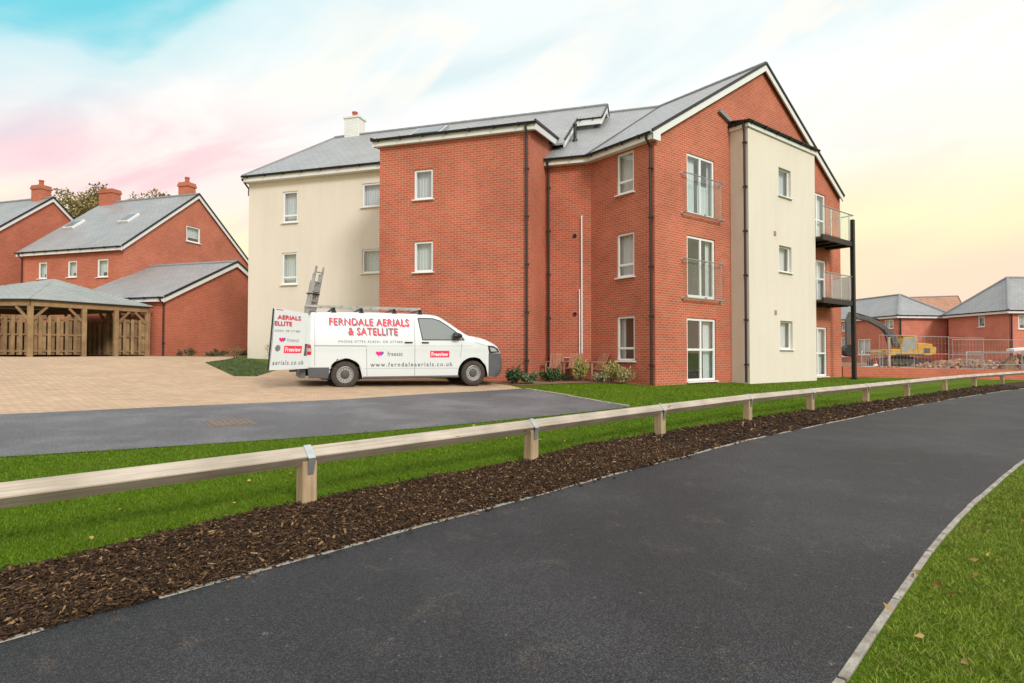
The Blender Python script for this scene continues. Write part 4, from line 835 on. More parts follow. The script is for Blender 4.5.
def make_van():
    VX, VY, VZ, yaw = -5.17, 14.69, .372, R_(22.5)
    dirv = Vector((math.cos(yaw), math.sin(yaw))); lft = Vector((-dirv.y, dirv.x)); HW = .952
    org = Vector((VX, VY)) + lft * HW
    T = thing('van', 'white panel van with red lettering, roof bars and an open rear door', 'van', (org.x, org.y, VZ), yaw)
    Wp = lambda x, y, z: Vector((org.x + dirv.x * (x * 1.025 - .02) + lft.x * y, org.y + dirv.y * (x * 1.025 - .02) + lft.y * y, VZ + z))
    prof = [(0.10, .50), (.06, 1.0), (0.12, 1.70), (.18, 1.895), (.32, 1.945), (1.5, 1.975), (2.5, 1.97), (3.0, 1.965), (3.28, 1.945), (3.45, 1.90), (3.65, 1.78), (3.90, 1.61), (4.10, 1.475), (4.24, 1.395), (4.40, 1.37), (4.70, 1.30), (4.98, 1.18), (5.12, 1.08), (5.20, .95), (5.25, .78), (5.27, .58), (5.25, .38), (5.12, .23)]
    fine = smooth_line(prof, 5)
    top = [p for p in fine if p[0] >= .1 and p[1] > .85]; tx = [p[0] for p in top]; 
    order = sorted(range(len(top)), key=lambda i: tx[i]); txs = np.array([top[i][0] for i in order]); tzs = np.array([top[i][1] for i in order])
    P_ = np.array(fine)
    def dist_edge(x, z):
        # distance to the upper/front outline
        A = P_[:-1]; B = P_[1:]; d = B - A; t = np.clip(((x - A[:, 0]) * d[:, 0] + (z - A[:, 1]) * d[:, 1]) / np.maximum((d ** 2).sum(1), 1e-9), 0, 1)
        return float(np.sqrt(((A[:, 0] + t * d[:, 0] - x) ** 2 + (A[:, 1] + t * d[:, 1] - z) ** 2).min()))
    def ys(x, z):
        ins = .135 * max(0, (z - 1.12) / .85) ** 1.25 + .03 * max(0, (.55 - z) / .3) ** 2
        if x > 4.2: ins += .14 * ((x - 4.2) / 1.06) ** 2
        r = .13 if x > .3 else .05
        d = dist_edge(x, z)
        if d < r: ins += r - math.sqrt(max(0, r * r - (r - d) ** 2))
        if .98 < z < 1.10: ins -= .006 * math.sin((z - .98) / .12 * math.pi)
        return HW - ins
    arch = lambda cx, r, n=14: [(cx + r * math.cos(a), .35 + r * math.sin(a)) for a in [math.pi * k / n for k in range(n + 1)]]
    bz = .26
    def arc_pts(cx, r): return [(cx + r, bz)] + arch(cx, r) + [(cx - r, bz)]
    outline = fine + [(5.0, .22), (4.35 + .44, bz)] + arch(4.35, .44) + [(4.35 - .44, bz)] + [(.99 + .42, bz)] + arch(.99, .42) + [(.99 - .42, bz), (.12, .27)]
    bm = bmesh.new(); bm.faces.new([bm.verts.new((p[0], 0, p[1])) for p in outline]); bmesh.ops.triangulate(bm, faces=bm.faces)
    cutsx = [k * .1 for k in range(0, 53)] + [4.80, .62]; cutsz = [k * .08 for k in range(3, 25)] + [.54, .90] + [1.90, 1.94]
    for k in cutsx: bmesh.ops.bisect_plane(bm, geom=bm.verts[:] + bm.edges[:] + bm.faces[:], plane_co=(k, 0, 0), plane_no=(1, 0, 0), dist=1e-5)
    for k in cutsz: bmesh.ops.bisect_plane(bm, geom=bm.verts[:] + bm.edges[:] + bm.faces[:], plane_co=(0, 0, k), plane_no=(0, 0, 1), dist=1e-5)
    body, fbump, rbump = MB(), MB(), MB()
    for s in (-1, 1):
        for f in bm.faces:
            c = f.calc_center_median(); tgt = fbump if (c.x > 4.80 and c.z < .90) else rbump if (c.x < .60 and c.z < .54) else body
            pts = [Wp(v.co.x, s * ys(v.co.x, v.co.z), v.co.z) for v in f.verts]
            tgt.poly(pts if s < 0 else pts[::-1])
    bm.free()
    ny = 9
    ws = MB()
    full = fine
    for p, q in zip(full[:-1], full[1:]):
        yp, yq = ys(*p), ys(*q); zc = (p[1] + q[1]) / 2; xc = (p[0] + q[0]) / 2
        if xc < .17 and zc < 1.8: continue                     # the open back
        tgt = fbump if (xc > 4.80 and zc < .90) else body
        cr = lambda x, z: .035 if z > 1.3 else .0
        fr = lambda x, z: .07 if x > 4.7 else 0
        for k in range(ny):
            a, b = -1 + 2 * k / ny, -1 + 2 * (k + 1) / ny
            def pt(P, Y, t): return Wp(P[0] + (0 if P[0] < 4.7 else .10 * (P[0] - 4.7) / .5 * (1 - t * t)), Y * t, P[1] + cr(*P) * (1 - t * t))
            tgt.quad(pt(p, yp, a), pt(q, yq, a), pt(q, yq, b), pt(p, yp, b))
            if 3.46 < xc < 4.22 and abs(a) < .93:
                a2, b2 = max(a, -.93), min(b, .93); up = Vector((0, 0, .006)) + Vector((dirv.x, dirv.y, 0)) * .004
                ws.quad(pt(p, yp, a2) + up, pt(q, yq, a2) + up, pt(q, yq, b2) + up, pt(p, yp, b2) + up)
    # rear frame, closed left door, floor and dark hold
    for s, w in ((-1, .10),):
        body.quad(Wp(.11, s * .93, .5), Wp(.11, s * .80, .5), Wp(.14, s * .70, 1.80), Wp(.14, s * .80, 1.80))
    body.quad(Wp(.09, .93, .5), Wp(.09, .0, .5), Wp(.12, .0, 1.80), Wp(.12, .82, 1.80)); body.quad(Wp(.13, -.8, 1.78), Wp(.13, .8, 1.78), Wp(.19, .74, 1.90), Wp(.19, -.74, 1.90))
    bo = body.build('body', VW, T, smooth='keep')
    me = bo.data; bmx = bmesh.new(); bmx.from_mesh(me); bmesh.ops.remove_doubles(bmx, verts=bmx.verts, dist=1e-3); bmesh.ops.dissolve_degenerate(bmx, dist=1e-3, edges=bmx.edges[:]); bmesh.ops.recalc_face_normals(bmx, faces=bmx.faces)
    for f in bmx.faces: f.smooth = True
    bmx.to_mesh(me); bmx.free(); me.set_sharp_from_angle(angle=R_(40))
    fb_ = fbump.build('front_bumper', GREYP, T, smooth=True); 
    rbump.box(Wp(-.02, 0, .41), (.14, 1.84, .26), (dirv.x, dirv.y, 0), (lft.x, lft.y, 0)); rbump.build('rear_bumper', GREYP, T, smooth=True)
    ws.build('windscreen', DKGLASS, T, smooth=True)
    inn = MB(); inn.box(Wp(1.3, 0, .52), (2.5, 1.7, .04), (dirv.x, dirv.y, 0), (lft.x, lft.y, 0)); inn.box(Wp(2.55, 0, 1.15), (.03, 1.4, 1.25), (dirv.x, dirv.y, 0), (lft.x, lft.y, 0))
    inn.box(Wp(2.65, 0, .30), (4.5, 1.3, .16), (dirv.x, dirv.y, 0), (lft.x, lft.y, 0)); inn.build('load_floor', BLACK, T)
    def patch(outl, off=.004, cuts=.12, sides=(-1,), mbx=None, dev=None, mi=0):
        mbx = mbx or MB(); b = bmesh.new(); b.faces.new([b.verts.new((p[0], 0, p[1])) for p in outl]); bmesh.ops.triangulate(b, faces=b.faces)
        xs = [p[0] for p in outl]; zs = [p[1] for p in outl]
        for lo, hi, ax in ((min(xs), max(xs), 0), (min(zs), max(zs), 2)):
            k = lo + cuts
            while k < hi:
                co = [0, 0, 0]; no = [0, 0, 0]; co[ax] = k; no[ax] = 1; bmesh.ops.bisect_plane(b, geom=b.verts[:] + b.edges[:] + b.faces[:], plane_co=co, plane_no=no, dist=1e-5); k += cuts
        for s in sides:
            for f in b.faces: mbx.poly([Wp(v.co.x, s * (ys(v.co.x, v.co.z) + off), v.co.z) for v in f.verts], mi)
        b.free(); return mbx
    win = [(2.84, 1.845), (3.22, 1.845), (3.42, 1.79), (3.62, 1.665), (3.82, 1.52), (4.03, 1.345), (4.09, 1.265), (2.95, 1.26)]
    for s in (-1, 1):
        wn = patch(win, .005, .1, (s,)).build('side_window', VGLASS, T, smooth=True); rub = MB()
        for i in range(len(win)):
            p, q = win[i], win[(i + 1) % len(win)]; rub.bar(Wp(p[0], s * (ys(*p) + .004), p[1]), Wp(q[0], s * (ys(*q) + .004), q[1]), .02, .018)
        rub.build('window_seal', BLACK, wn)
    # panel gaps and rubbing strips
    def line(pts, w, mbx, off=.003):
        for p, q in zip(pts[:-1], pts[1:]):
            n = max(1, int(math.dist(p, q) / .08)); 
            for k in range(n):
                a = (p[0] + (q[0] - p[0]) * k / n, p[1] + (q[1] - p[1]) * k / n); b = (p[0] + (q[0] - p[0]) * (k + 1) / n, p[1] + (q[1] - p[1]) * (k + 1) / n)
                for s in (-1, 1): mbx.bar(Wp(a[0], s * (ys(*a) + off - w / 2), a[1]), Wp(b[0], s * (ys(*b) + off - w / 2), b[1]), w, w)
    pg = MB()
    line([(2.74, 1.82), (2.74, .30)], .011, pg); line([(1.50, 1.08), (1.52, .30)], .011, pg); line([(4.02, 1.16), (3.98, .78)], .010, pg)
    line([(.24, 1.085), (1.5, 1.085)], .022, pg); line([(1.5, 1.085), (4.3, 1.10)], .006, pg); line([(1.45, .50), (3.92, .49)], .006, pg); line([(.26, 1.86), (.26, .58)], .009, pg); line([(4.40, 1.20), (4.75, 1.10)], .008, pg)
    pg.build('panel_gap', SEAM, T)
    for x0, x1 in ((2.47, 2.68), (2.92, 3.11)):
        h = MB(); h.bar(Wp(x0, -(HW + .014), 1.185), Wp(x1, -(HW + .014), 1.185), .035, .032); h.build('door_handle', BLACK, T, bevel=.008)
    # sill, arches, wheels
    sl2 = MB()
    for s in (-1, 1): sl2 = MB(); sl2.bar(Wp(1.42, s * .90, .27), Wp(3.94, s * .90, .27), .06, .05); sl2.build('sill', GREYP, T)
    for cx in (.99, 4.37):
        for s in (-1, 1):
            ar = MB(); pts = arch(*((cx, .414) if cx < 2 else (4.35, .434)), 14)
            for p, q in zip(pts[:-1], pts[1:]): ar.quad(Wp(p[0], s * (ys(*p) - .014), p[1]), Wp(q[0], s * (ys(*q) - .014), q[1]), Wp(q[0], s * .55, q[1]), Wp(p[0], s * .55, p[1]))
            ar.quad(Wp(cx - .42, s * .55, .2), Wp(cx + .42, s * .55, .2), Wp(cx + .42, s * .55, .8), Wp(cx - .42, s * .55, .8)); ar.build('wheel_arch', BLACK, T)
            c = Wp(cx, s * .80, .345); ax = Vector((lft.x, lft.y, 0)) * s; R0 = .345
            w = MB(); w.lathe(c, ax, [(-.10, .20), (-.10, R0 - .03), (-.075, R0), (.075, R0), (.105, R0 - .035), (.112, R0 - .09), (.098, .218), (.07, .212)], 40); wh = w.build('wheel', TYRE, T, smooth=True)
            rm = MB(); rm.lathe(c, ax, [(.07, .214), (.095, .214), (.098, .205), (.055, .196), (.048, .185), (.060, .178), (.060, .125), (.045, .115), (.035, .10), (.03, 0)], 40); rm.build('rim', RIM, wh, smooth=True)
            hu = MB(); hu.lathe(c, ax, [(.03, .105), (.062, .10), (.078, .075), (.082, 0)], 24)
            for k in range(14):
                an = k * 2 * math.pi / 14; p = c + (Vector((dirv.x, dirv.y, 0)) * math.cos(an) + Vector((0, 0, 1)) * math.sin(an)) * .153 + ax * .0615; hu.lathe(p, ax, [(0, .017), (.002, .017), (.002, 0)], 8)
            hu.build('hub_cap', mat('hub_grey', (.09, .09, .09), .6, .2, 9), wh, smooth=True)
    # lamps
    for s in (-1, 1):
        hl = patch([(4.77, 1.12), (4.96, 1.105), (5.09, 1.03), (5.16, .92), (4.82, .90)], .007, .06, (s,)); k = hl.build('headlight', DKGLASS, T, smooth=True)
        hb = patch([(4.84, 1.06), (4.95, 1.05), (5.03, 1.0), (5.06, .95), (4.87, .95)], .011, .06, (s,)); hb.build('reflector', LAMPC, k, smooth=True)
        tl = patch([(.08, 1.11), (.17, 1.11), (.18, .99), (.18, .86), (.08, .84)], .006, .05, (s,)); 
        tl.quad(Wp(.06, s * .93, .84), Wp(.06, s * .80, .84), Wp(.06, s * .80, 1.11), Wp(.06, s * .93, 1.11)); k = tl.build('tail_light', LAMPR, T)
        tc_ = patch([(.085, 1.02), (.175, 1.02), (.175, .94), (.085, .94)], .009, .05, (s,)); tc_.build('reversing_lens', LAMPC, k)
        mi_ = MB(); c = Wp(3.84, s * 1.05, 1.37); mi_.lathe(c, Vector((dirv.x, dirv.y, 0)), [(-.08, 0), (-.08, .085), (.0, .095), (.08, .08), (.15, .04), (.17, 0)], 14); 
        mi_.bar(Wp(3.92, s * .86, 1.31), Wp(3.90, s * 1.0, 1.34), .06, .06); o = mi_.build('wing_mirror', BLACK, T, smooth=True)
    gr = MB(); gr.box(Wp(5.255, 0, .82), (.04, 1.0, .10), (dirv.x, dirv.y, 0), (lft.x, lft.y, 0)); gr.box(Wp(5.31, 0, .42), (.03, .9, .14), (dirv.x, dirv.y, 0), (lft.x, lft.y, 0)); gr.build('grille', BLACK, T)
    # roof bars
    for x in (.72, 1.40, 2.24, 2.92):
        b = MB(); b.bar(Wp(x, -.80, 2.06), Wp(x, .80, 2.06), .05, .03)
        for s in (-1, 1): b.prism([Wp(x - .07, s * .76, 1.93), Wp(x + .07, s * .76, 1.93), Wp(x + .03, s * .76, 2.05), Wp(x - .03, s * .76, 2.05)], Vector((lft.x, lft.y, 0)) * .06)
        b.build('roof_bar', BLACK, T)
    # lettering on the side
    def letter(txt, x0, x1, z0, z1, m, name='lettering', off=.004, bold=0., space=1., f=None, par=T):
        vs, fs = text_mesh(txt, 1, bold, space); q = fit(vs, x0, x1, z0, z1); f = f or (lambda u, v: Wp(u, -(ys(u, v) + off), v))
        b = MB(); b.add([f(*p) for p in q], fs); return b.build(name, m, par, smooth='keep')
    def shape(pts, m, name, off=.004, f=None, par=T):
        f = f or (lambda u, v: Wp(u, -(ys(u, v) + off), v)); b = MB(); b.poly([f(*p) for p in pts]); return b.build(name, m, par, smooth='keep')
    def heart(cx, cz, w, h):
        pts = []
        for k in range(28):
            t = k / 28 * 2 * math.pi; pts.append((cx + 16 * math.sin(t) ** 3 / 32 * w, cz + (13 * math.cos(t) - 5 * math.cos(2 * t) - 2 * math.cos(3 * t) - math.cos(4 * t) + 2) / 30 * h))
        return pts
    def livery(M_, door=False):
        f = M_
        lay = lambda o: (lambda u, v: f(u, v, o))
        if not door:
            letter('FERNDALE AERIALS', .595, 2.595, 1.615, 1.815, GREYV, off=.004, bold=.022, space=1.08, f=lay(.003)); letter('FERNDALE AERIALS', .615, 2.615, 1.59, 1.79, RED, bold=.008, space=1.08, f=lay(.005))
            letter('& SATELLITE', 1.055, 2.295, 1.37, 1.565, GREYV, bold=.022, space=1.08, f=lay(.003)); letter('& SATELLITE', 1.07, 2.31, 1.345, 1.54, RED, bold=.008, space=1.08, f=lay(.005))
            letter('PHONE 07793 424541 OR 577480', .82, 2.42, 1.165, 1.23, GREYV, bold=.008, space=1.3, f=lay(.004))
            shape(heart(1.87, .885, .13, .125), PURP, 'heart_emblem', f=lay(.003)); shape(heart(1.81, .88, .155, .14), PINK, 'heart_emblem', f=lay(.005))
            letter('freesat', 2.03, 2.42, .825, .94, GREYV, bold=.01, space=1.1, f=lay(.004))
            shape([(3.15, .785), (3.67, .785), (3.67, .965), (3.15, .965)], RED, 'red_panel', f=lay(.003)); letter('Freeview', 3.185, 3.635, .82, .93, WHITEV, bold=.02, f=lay(.006))
            letter('www.ferndaleaerials.co.uk', 1.60, 3.76, .545, .66, GREYV, bold=.02, space=1.35, f=lay(.004))
    livery(lambda u, v, o: Wp(u, -(ys(u, v) + o), v))
    # open rear door, hinged at the near rear corner
    hp = Wp(.13, -.965, 0); dd = Vector((-.50, -.866)); nn = Vector((-dd.y, dd.x)) ; nn = nn if nn.dot(Vector((0, -1))) > 0 else -nn
    nn = Vector((dd.y, -dd.x)) if Vector((dd.y, -dd.x)).dot(Vector((.3, -1))) > 0 else Vector((-dd.y, dd.x))
    WDT = 1.14
    LN = lambda u, v: u - .17 * (v - .5) / 1.38 + .05
    D = lambda u, v, o=0.: Vector((hp.x + dd.x * LN(u, v) + nn.x * (.045 + o - .05 * max(0, (v - 1.1) / .8) ** 1.3), hp.y + dd.y * LN(u, v) + nn.y * (.045 + o - .05 * max(0, (v - 1.1) / .8) ** 1.3), VZ + v))
    dp = MB(); ol = [(.02, .52), (WDT, .50), (WDT, 1.93), (WDT - .02, 1.965), (.16, 1.89), (.08, 1.72), (.05, 1.13), (.20, 1.13), (.20, .83), (.02, .83)]
    b = bmesh.new(); b.faces.new([b.verts.new((p[0], 0, p[1])) for p in ol]); bmesh.ops.triangulate(b, faces=b.faces)
    for k in [x * .1 for x in range(6, 20)]: bmesh.ops.bisect_plane(b, geom=b.verts[:] + b.edges[:] + b.faces[:], plane_co=(0, 0, k), plane_no=(0, 0, 1), dist=1e-5)
    for f in b.faces:
        dp.poly([D(v.co.x, v.co.z) for v in f.verts]); dp.poly([D(v.co.x, v.co.z, -.07) for v in f.verts][::-1])
    b.free()
    for p, q in zip(ol, ol[1:] + ol[:1]): dp.quad(D(*p), D(*q), D(q[0], q[1], -.07), D(p[0], p[1], -.07))
    door = dp.build('rear_door', VW, T)
    ed = MB(); ed.bar(D(WDT + .012, .50, -.03), D(WDT + .012, 1.95, -.03), .03, .02); ed.build('door_seal', BLACK, door)
    hk = MB(); hk.bar(D(.35, .47, -.02), D(.55, .47, -.02), .04, .05); hk.build('door_catch', BLACK, door)
    F = lambda o: (lambda u, v: D(WDT - u, v, o))          # u from the outer edge, as read
    k = dict(par=door)
    shape([(.04, 1.925), (.24, 1.91), (.24, 1.93), (.04, 1.945)], RED, 'high_brake_light', f=F(.004), **k)
    letter('AERIALS', .085, .76, 1.705, 1.805, GREYV, f=F(.003), bold=.012, **k); letter('AERIALS', .10, .775, 1.69, 1.788, RED, f=F(.005), bold=.008, **k)
    letter('ELLITE', .015, .505, 1.555, 1.655, GREYV, f=F(.003), bold=.012, **k); letter('ELLITE', .03, .52, 1.54, 1.638, RED, f=F(.005), bold=.008, **k)
    letter('424541 OR 577480', .03, .76, 1.40, 1.455, GREYV, f=F(.004), space=1.2, **k)
    shape(heart(.30, 1.215, .12, .11), PURP, 'heart_emblem', f=F(.003), **k); shape(heart(.24, 1.21, .14, .12), PINK, 'heart_emblem', f=F(.005), **k); letter('freesat', .40, .76, 1.17, 1.26, LGREYV, f=F(.004), **k)
    shape([(.16 + .075 * math.cos(a), 1.015 + .075 * math.sin(a)) for a in [2 * math.pi * i / 24 for i in range(24)]], GREYV, 'round_emblem', f=F(.004), **k)
    rg = MB(); fo = F(.006)
    ring = [(.16 + .065 * math.cos(a), 1.015 + .065 * math.sin(a)) for a in [2 * math.pi * i / 24 for i in range(25)]]
    for p, q in zip(ring[:-1], ring[1:]): rg.bar(fo(*p), fo(*q), .008, .008)
    for p, q in (((.13, 1.07), (.16, 1.02)), ((.16, 1.02), (.19, 1.07)), ((.115, 1.05), (.138, .97)), ((.138, .97), (.16, 1.005)), ((.16, 1.005), (.182, .97)), ((.182, .97), (.205, 1.05))): rg.bar(fo(*p), fo(*q), .008, .008)
    rg.build('emblem_letters', RIM, door)
    shape([(.34, .90), (.86, .90), (.86, 1.075), (.34, 1.075)], RED, 'red_panel', f=F(.003), **k); letter('Freeview', .375, .825, .935, 1.04, WHITEV, bold=.02, f=F(.006), **k)
    letter('aerials.co.uk', .06, .96, .62, .73, GREYV, bold=.012, space=1.3, f=F(.004), **k)
    # grey lamp surround beside the hinge
    lp = MB(); lp.quad(Wp(.07, -.945, .82), Wp(-.10, -.935, .82), Wp(-.10, -.935, 1.13), Wp(.07, -.945, 1.13)); lp.build('lamp_surround', GREYP, T)
    # ladders
    ALU = mat('aluminium', (.44, .435, .42), .5, .4, 6, metallic=.4)
    def ladder(name, label, p0, p1, side, width, secs, group):
        p0 = Vector(p0); p1 = Vector(p1); ax = (p1 - p0).normalized(); sd = Vector(side).normalized(); nr = ax.cross(sd)
        Tn = thing(name, label, 'ladder', tuple(p0), group=group)
        for j in range(secs):
            o = nr * (.055 * j); L0 = (p1 - p0).length - .20 * j; w = width - .05 * j
            for s in (-1, 1):
                b = MB(); b.bar(p0 + o + sd * s * w / 2, p0 + o + sd * s * w / 2 + ax * L0, .025, .05, up=nr); b.build('stile', ALU, Tn)
            k = .15
            while k < L0 - .05: r = MB(); r.tube([p0 + o + sd * w / 2 + ax * k, p0 + o - sd * w / 2 + ax * k], .016, 8); r.build('rung', ALU, Tn); k += .26
        if secs > 1:
            for k in (.5, .93):
                b = MB(); c = p0 + ax * ((p1 - p0).length - .2 * secs) * k
                b.box(c + nr * .055, (width + .04, .03, .17), sd, ax, nr); b.build('bracket', BLACK, Tn)
    ladder('ladder', 'long aluminium ladder lying flat along the roof bars of the van', Wp(.05, -.36, 2.115), Wp(2.98, -.36, 2.115), (lft.x, lft.y, 0), .38, 1, 'ladders with the van')
    fq = Wp(-.04, -.50, .57); head = Wp(.42, -.32, 0); hz = 3.54
    ladder('ladder', 'folded aluminium extension ladder leaning upright against the rear of the van', tuple(fq), (head.x, head.y, hz), (.30, .95, .0), .30, 3, 'ladders with the van')
make_van()

# ---------------------------------------------------------------- foliage helpers
def leaf_mat(name, c, c2, patchy=0.):
    m = bpy.data.materials.new(name); m.use_nodes = True; nt = m.node_tree; N = nt.nodes.new; L = nt.links.new
    b = nt.nodes['Principled BSDF']; b.inputs['Roughness'].default_value = .6; b.inputs['Specular IOR Level'].default_value = .25
    ge = N('ShaderNodeNewGeometry'); mx = N('ShaderNodeMix'); mx.data_type = 'RGBA'; L(ge.outputs['Random Per Island'], mx.inputs[0]); mx.inputs[6].default_value = (*c, 1); mx.inputs[7].default_value = (*c2, 1)
    src = mx.outputs[2]
    if patchy:
        tc = N('ShaderNodeTexCoord'); n = N('ShaderNodeTexNoise'); L(tc.outputs['Object'], n.inputs['Vector']); n.inputs['Scale'].default_value = 4.5; n.inputs['Detail'].default_value = 5; n.inputs['Roughness'].default_value = .7
        k = N('ShaderNodeMapRange'); L(n.outputs[0], k.inputs[0]); k.inputs[1].default_value = .33; k.inputs[2].default_value = .66; k.inputs[3].default_value = 1 - patchy; k.inputs[4].default_value = 1 + patchy
        v = N('ShaderNodeVectorMath'); v.operation = 'SCALE'; L(src, v.inputs[0]); L(k.outputs[0], v.inputs['Scale']); src = v.outputs[0]
        n2 = N('ShaderNodeTexNoise'); L(tc.outputs['Object'], n2.inputs['Vector']); n2.inputs['Scale'].default_value = 2.3; n2.inputs['Detail'].default_value = 6; n2.inputs['Roughness'].default_value = .75
        k2 = N('ShaderNodeMapRange'); L(n2.outputs[0], k2.inputs[0]); k2.inputs[1].default_value = .55; k2.inputs[2].default_value = .68; k2.inputs[4].default_value = patchy * 1.6
        m2 = N('ShaderNodeMix'); m2.data_type = 'RGBA'; L(k2.outputs[0], m2.inputs[0]); L(src, m2.inputs[6]); m2.inputs[7].default_value = (.22, .17, .06, 1); src = m2.outputs[2]
    L(src, b.inputs['Base Color']); MATS[name] = m; return m
def leaf_cloud(pts, dirs, ln, wd_, rng, fold=.25):
    """one small folded leaf (4 triangles' worth in 2 quads) per point"""
    n = len(pts); d = dirs / np.maximum(np.linalg.norm(dirs, axis=1, keepdims=True), 1e-6); r = rng.normal(size=(n, 3)); s = np.cross(d, r); s /= np.maximum(np.linalg.norm(s, axis=1, keepdims=True), 1e-6); u = np.cross(s, d)
    L_ = (ln * rng.uniform(.65, 1.3, n))[:, None]; W_ = (wd_ * rng.uniform(.7, 1.25, n))[:, None]
    a = pts; b = pts + d * L_ * .45 + s * W_ / 2 + u * W_ * fold; c = pts + d * L_; e = pts + d * L_ * .45 - s * W_ / 2 + u * W_ * fold; mid = pts + d * L_ * .5
    V = np.stack([a, b, c, e], 1).reshape(-1, 3); F = np.arange(n * 4).reshape(n, 4); T1 = F[:, [0, 1, 2]]; T2 = F[:, [0, 2, 3]]
    return V, np.concatenate([T1, T2])
def np_mesh(name, V, F, m, parent=None):
    me = bpy.data.meshes.new(name); me.vertices.add(len(V)); me.vertices.foreach_set('co', np.ascontiguousarray(V, np.float32).ravel()); k = F.shape[1]
    me.loops.add(F.size); me.loops.foreach_set('vertex_index', np.ascontiguousarray(F, np.int32).ravel()); me.polygons.add(len(F)); me.polygons.foreach_set('loop_start', np.arange(0, F.size, k, dtype=np.int32)); me.polygons.foreach_set('loop_total', np.full(len(F), k, np.int32))
    me.update(calc_edges=True); me.materials.append(m); o = bpy.data.objects.new(name, me); COL.objects.link(o)
    if parent is not None: attach(o, parent)
    return o
rng = np.random.default_rng(11)
def shrub(label, x, y, h, r, c1, c2, n=500, ln=.07, wd_=.03, stems=14, group=None, upright=.5, name='shrub', cat='shrub'):
    z = g1(x, y); T = thing(name, label, cat, (x, y, z), group=group)
    st = MB(); tips = []
    for k in range(stems):
        a = rng.uniform(0, 6.28); q = math.sqrt(rng.uniform(0, 1)) * r; hh = h * rng.uniform(.6, 1) * (1 - .35 * (q / r) ** 2)
        p0 = Vector((x + .25 * q * math.cos(a), y + .25 * q * math.sin(a), z - .02)); p2 = Vector((x + q * math.cos(a), y + q * math.sin(a), z + hh)); p1 = p0.lerp(p2, .5) + Vector((0, 0, .06 * h))
        st.tube([p0, p1, p2], [.007, .006, .003], 5); tips.append((p0, p1, p2))
    st.build('stems', mat('shrub_stem', (.13, .085, .05), .8, .3, 10), T)
    P = np.zeros((n, 3)); Dd = np.zeros((n, 3))
    for i in range(n):
        p0, p1, p2 = tips[rng.integers(len(tips))]; t = rng.uniform(.2, 1.02) ** .8; q = (p0.lerp(p1, t * 2) if t < .5 else p1.lerp(p2, t * 2 - 1)); P[i] = np.array(q) + rng.normal(size=3) * .03 * h / .5
        dv = np.array(p2 - p0); Dd[i] = dv / np.linalg.norm(dv) * upright + rng.normal(size=3) * .6
    P[:, 2] = np.maximum(P[:, 2], z + .02)
    V, F = leaf_cloud(P, Dd, ln, wd_, rng); np_mesh('leaves', V, F, leaf_mat(label[:24], c1, c2), T)
G1, G2 = (.035, .075, .03), (.085, .13, .06)
Y1, Y2 = (.42, .40, .12), (.20, .22, .06)
sg = 'shrubs along the brick wall'
shrub('dark green shrub nearest the front bumper of the van', *(.05, 17.75), .48, .36, G1, G2, 700, .11, .05, group=sg)
shrub('dark green shrub with white flowers beside the corner downpipe', *(.52, 17.55), .36, .30, (.05, .10, .04), (.20, .25, .15), 520, .10, .05, group=sg)
shrub('low green shrub in front of the first brown wooden chair', *(1.28, 18.75), .42, .40, G1, (.10, .17, .06), 800, .10, .05, group=sg)
shrub('small dark shrub between the first two brown wooden chairs', *(1.75, 19.0), .25, .24, G1, (.07, .09, .05), 300, .07, .035, group=sg)
shrub('tall yellow green shrub in front of the middle wooden chair', *(2.15, 18.75), .74, .26, Y1, Y2, 620, .10, .035, group=sg, upright=.9)
shrub('tall yellow shrub just right of the wooden chairs', *(3.05, 18.35), .72, .30, (.45, .40, .14), (.24, .24, .07), 640, .10, .035, group=sg, upright=.9)
shrub('broad cream variegated shrub below the white ground floor window', *(3.42, 18.15), .52, .36, (.55, .48, .26), (.22, .20, .07), 700, .09, .035, group=sg, upright=.7)
shrub('low cream and green shrub at the foot of the tall yellow shrub', *(2.72, 18.3), .36, .26, (.52, .50, .36), (.12, .17, .06), 420, .08, .035, group=sg)
sg2 = 'plants at the foot of the far walls'
DRY = ((.30, .22, .12), (.16, .12, .06))
shrub('thin dry brown plant beside the cream corner, nearest the open van door', -9.75, 24.0, .85, .36, *DRY, 170, .12, .02, 14, sg2, 1.2)
shrub('short dry straw coloured tuft left of the cream corner', -11.5, 24.6, .55, .38, *DRY, 200, .10, .02, 16, sg2, 1.)
for i, (lx, ly, lab) in enumerate([(-15.3, 27.7, 'low green shrub at the garage corner by the black downpipe'), (-14.3, 28.6, 'low green shrub in the middle of the garage wall'), (-13.3, 29.6, 'low dark shrub at the cream end of the garage wall'), (-13.7, 27.2, 'small ground hugging plant on the paving edge before the garage')]):
    shrub(lab, lx, ly, .38 - .05 * i, .55, (.06, .085, .035), (.15, .14, .07), 420, .09, .04, 12, sg2, .6)

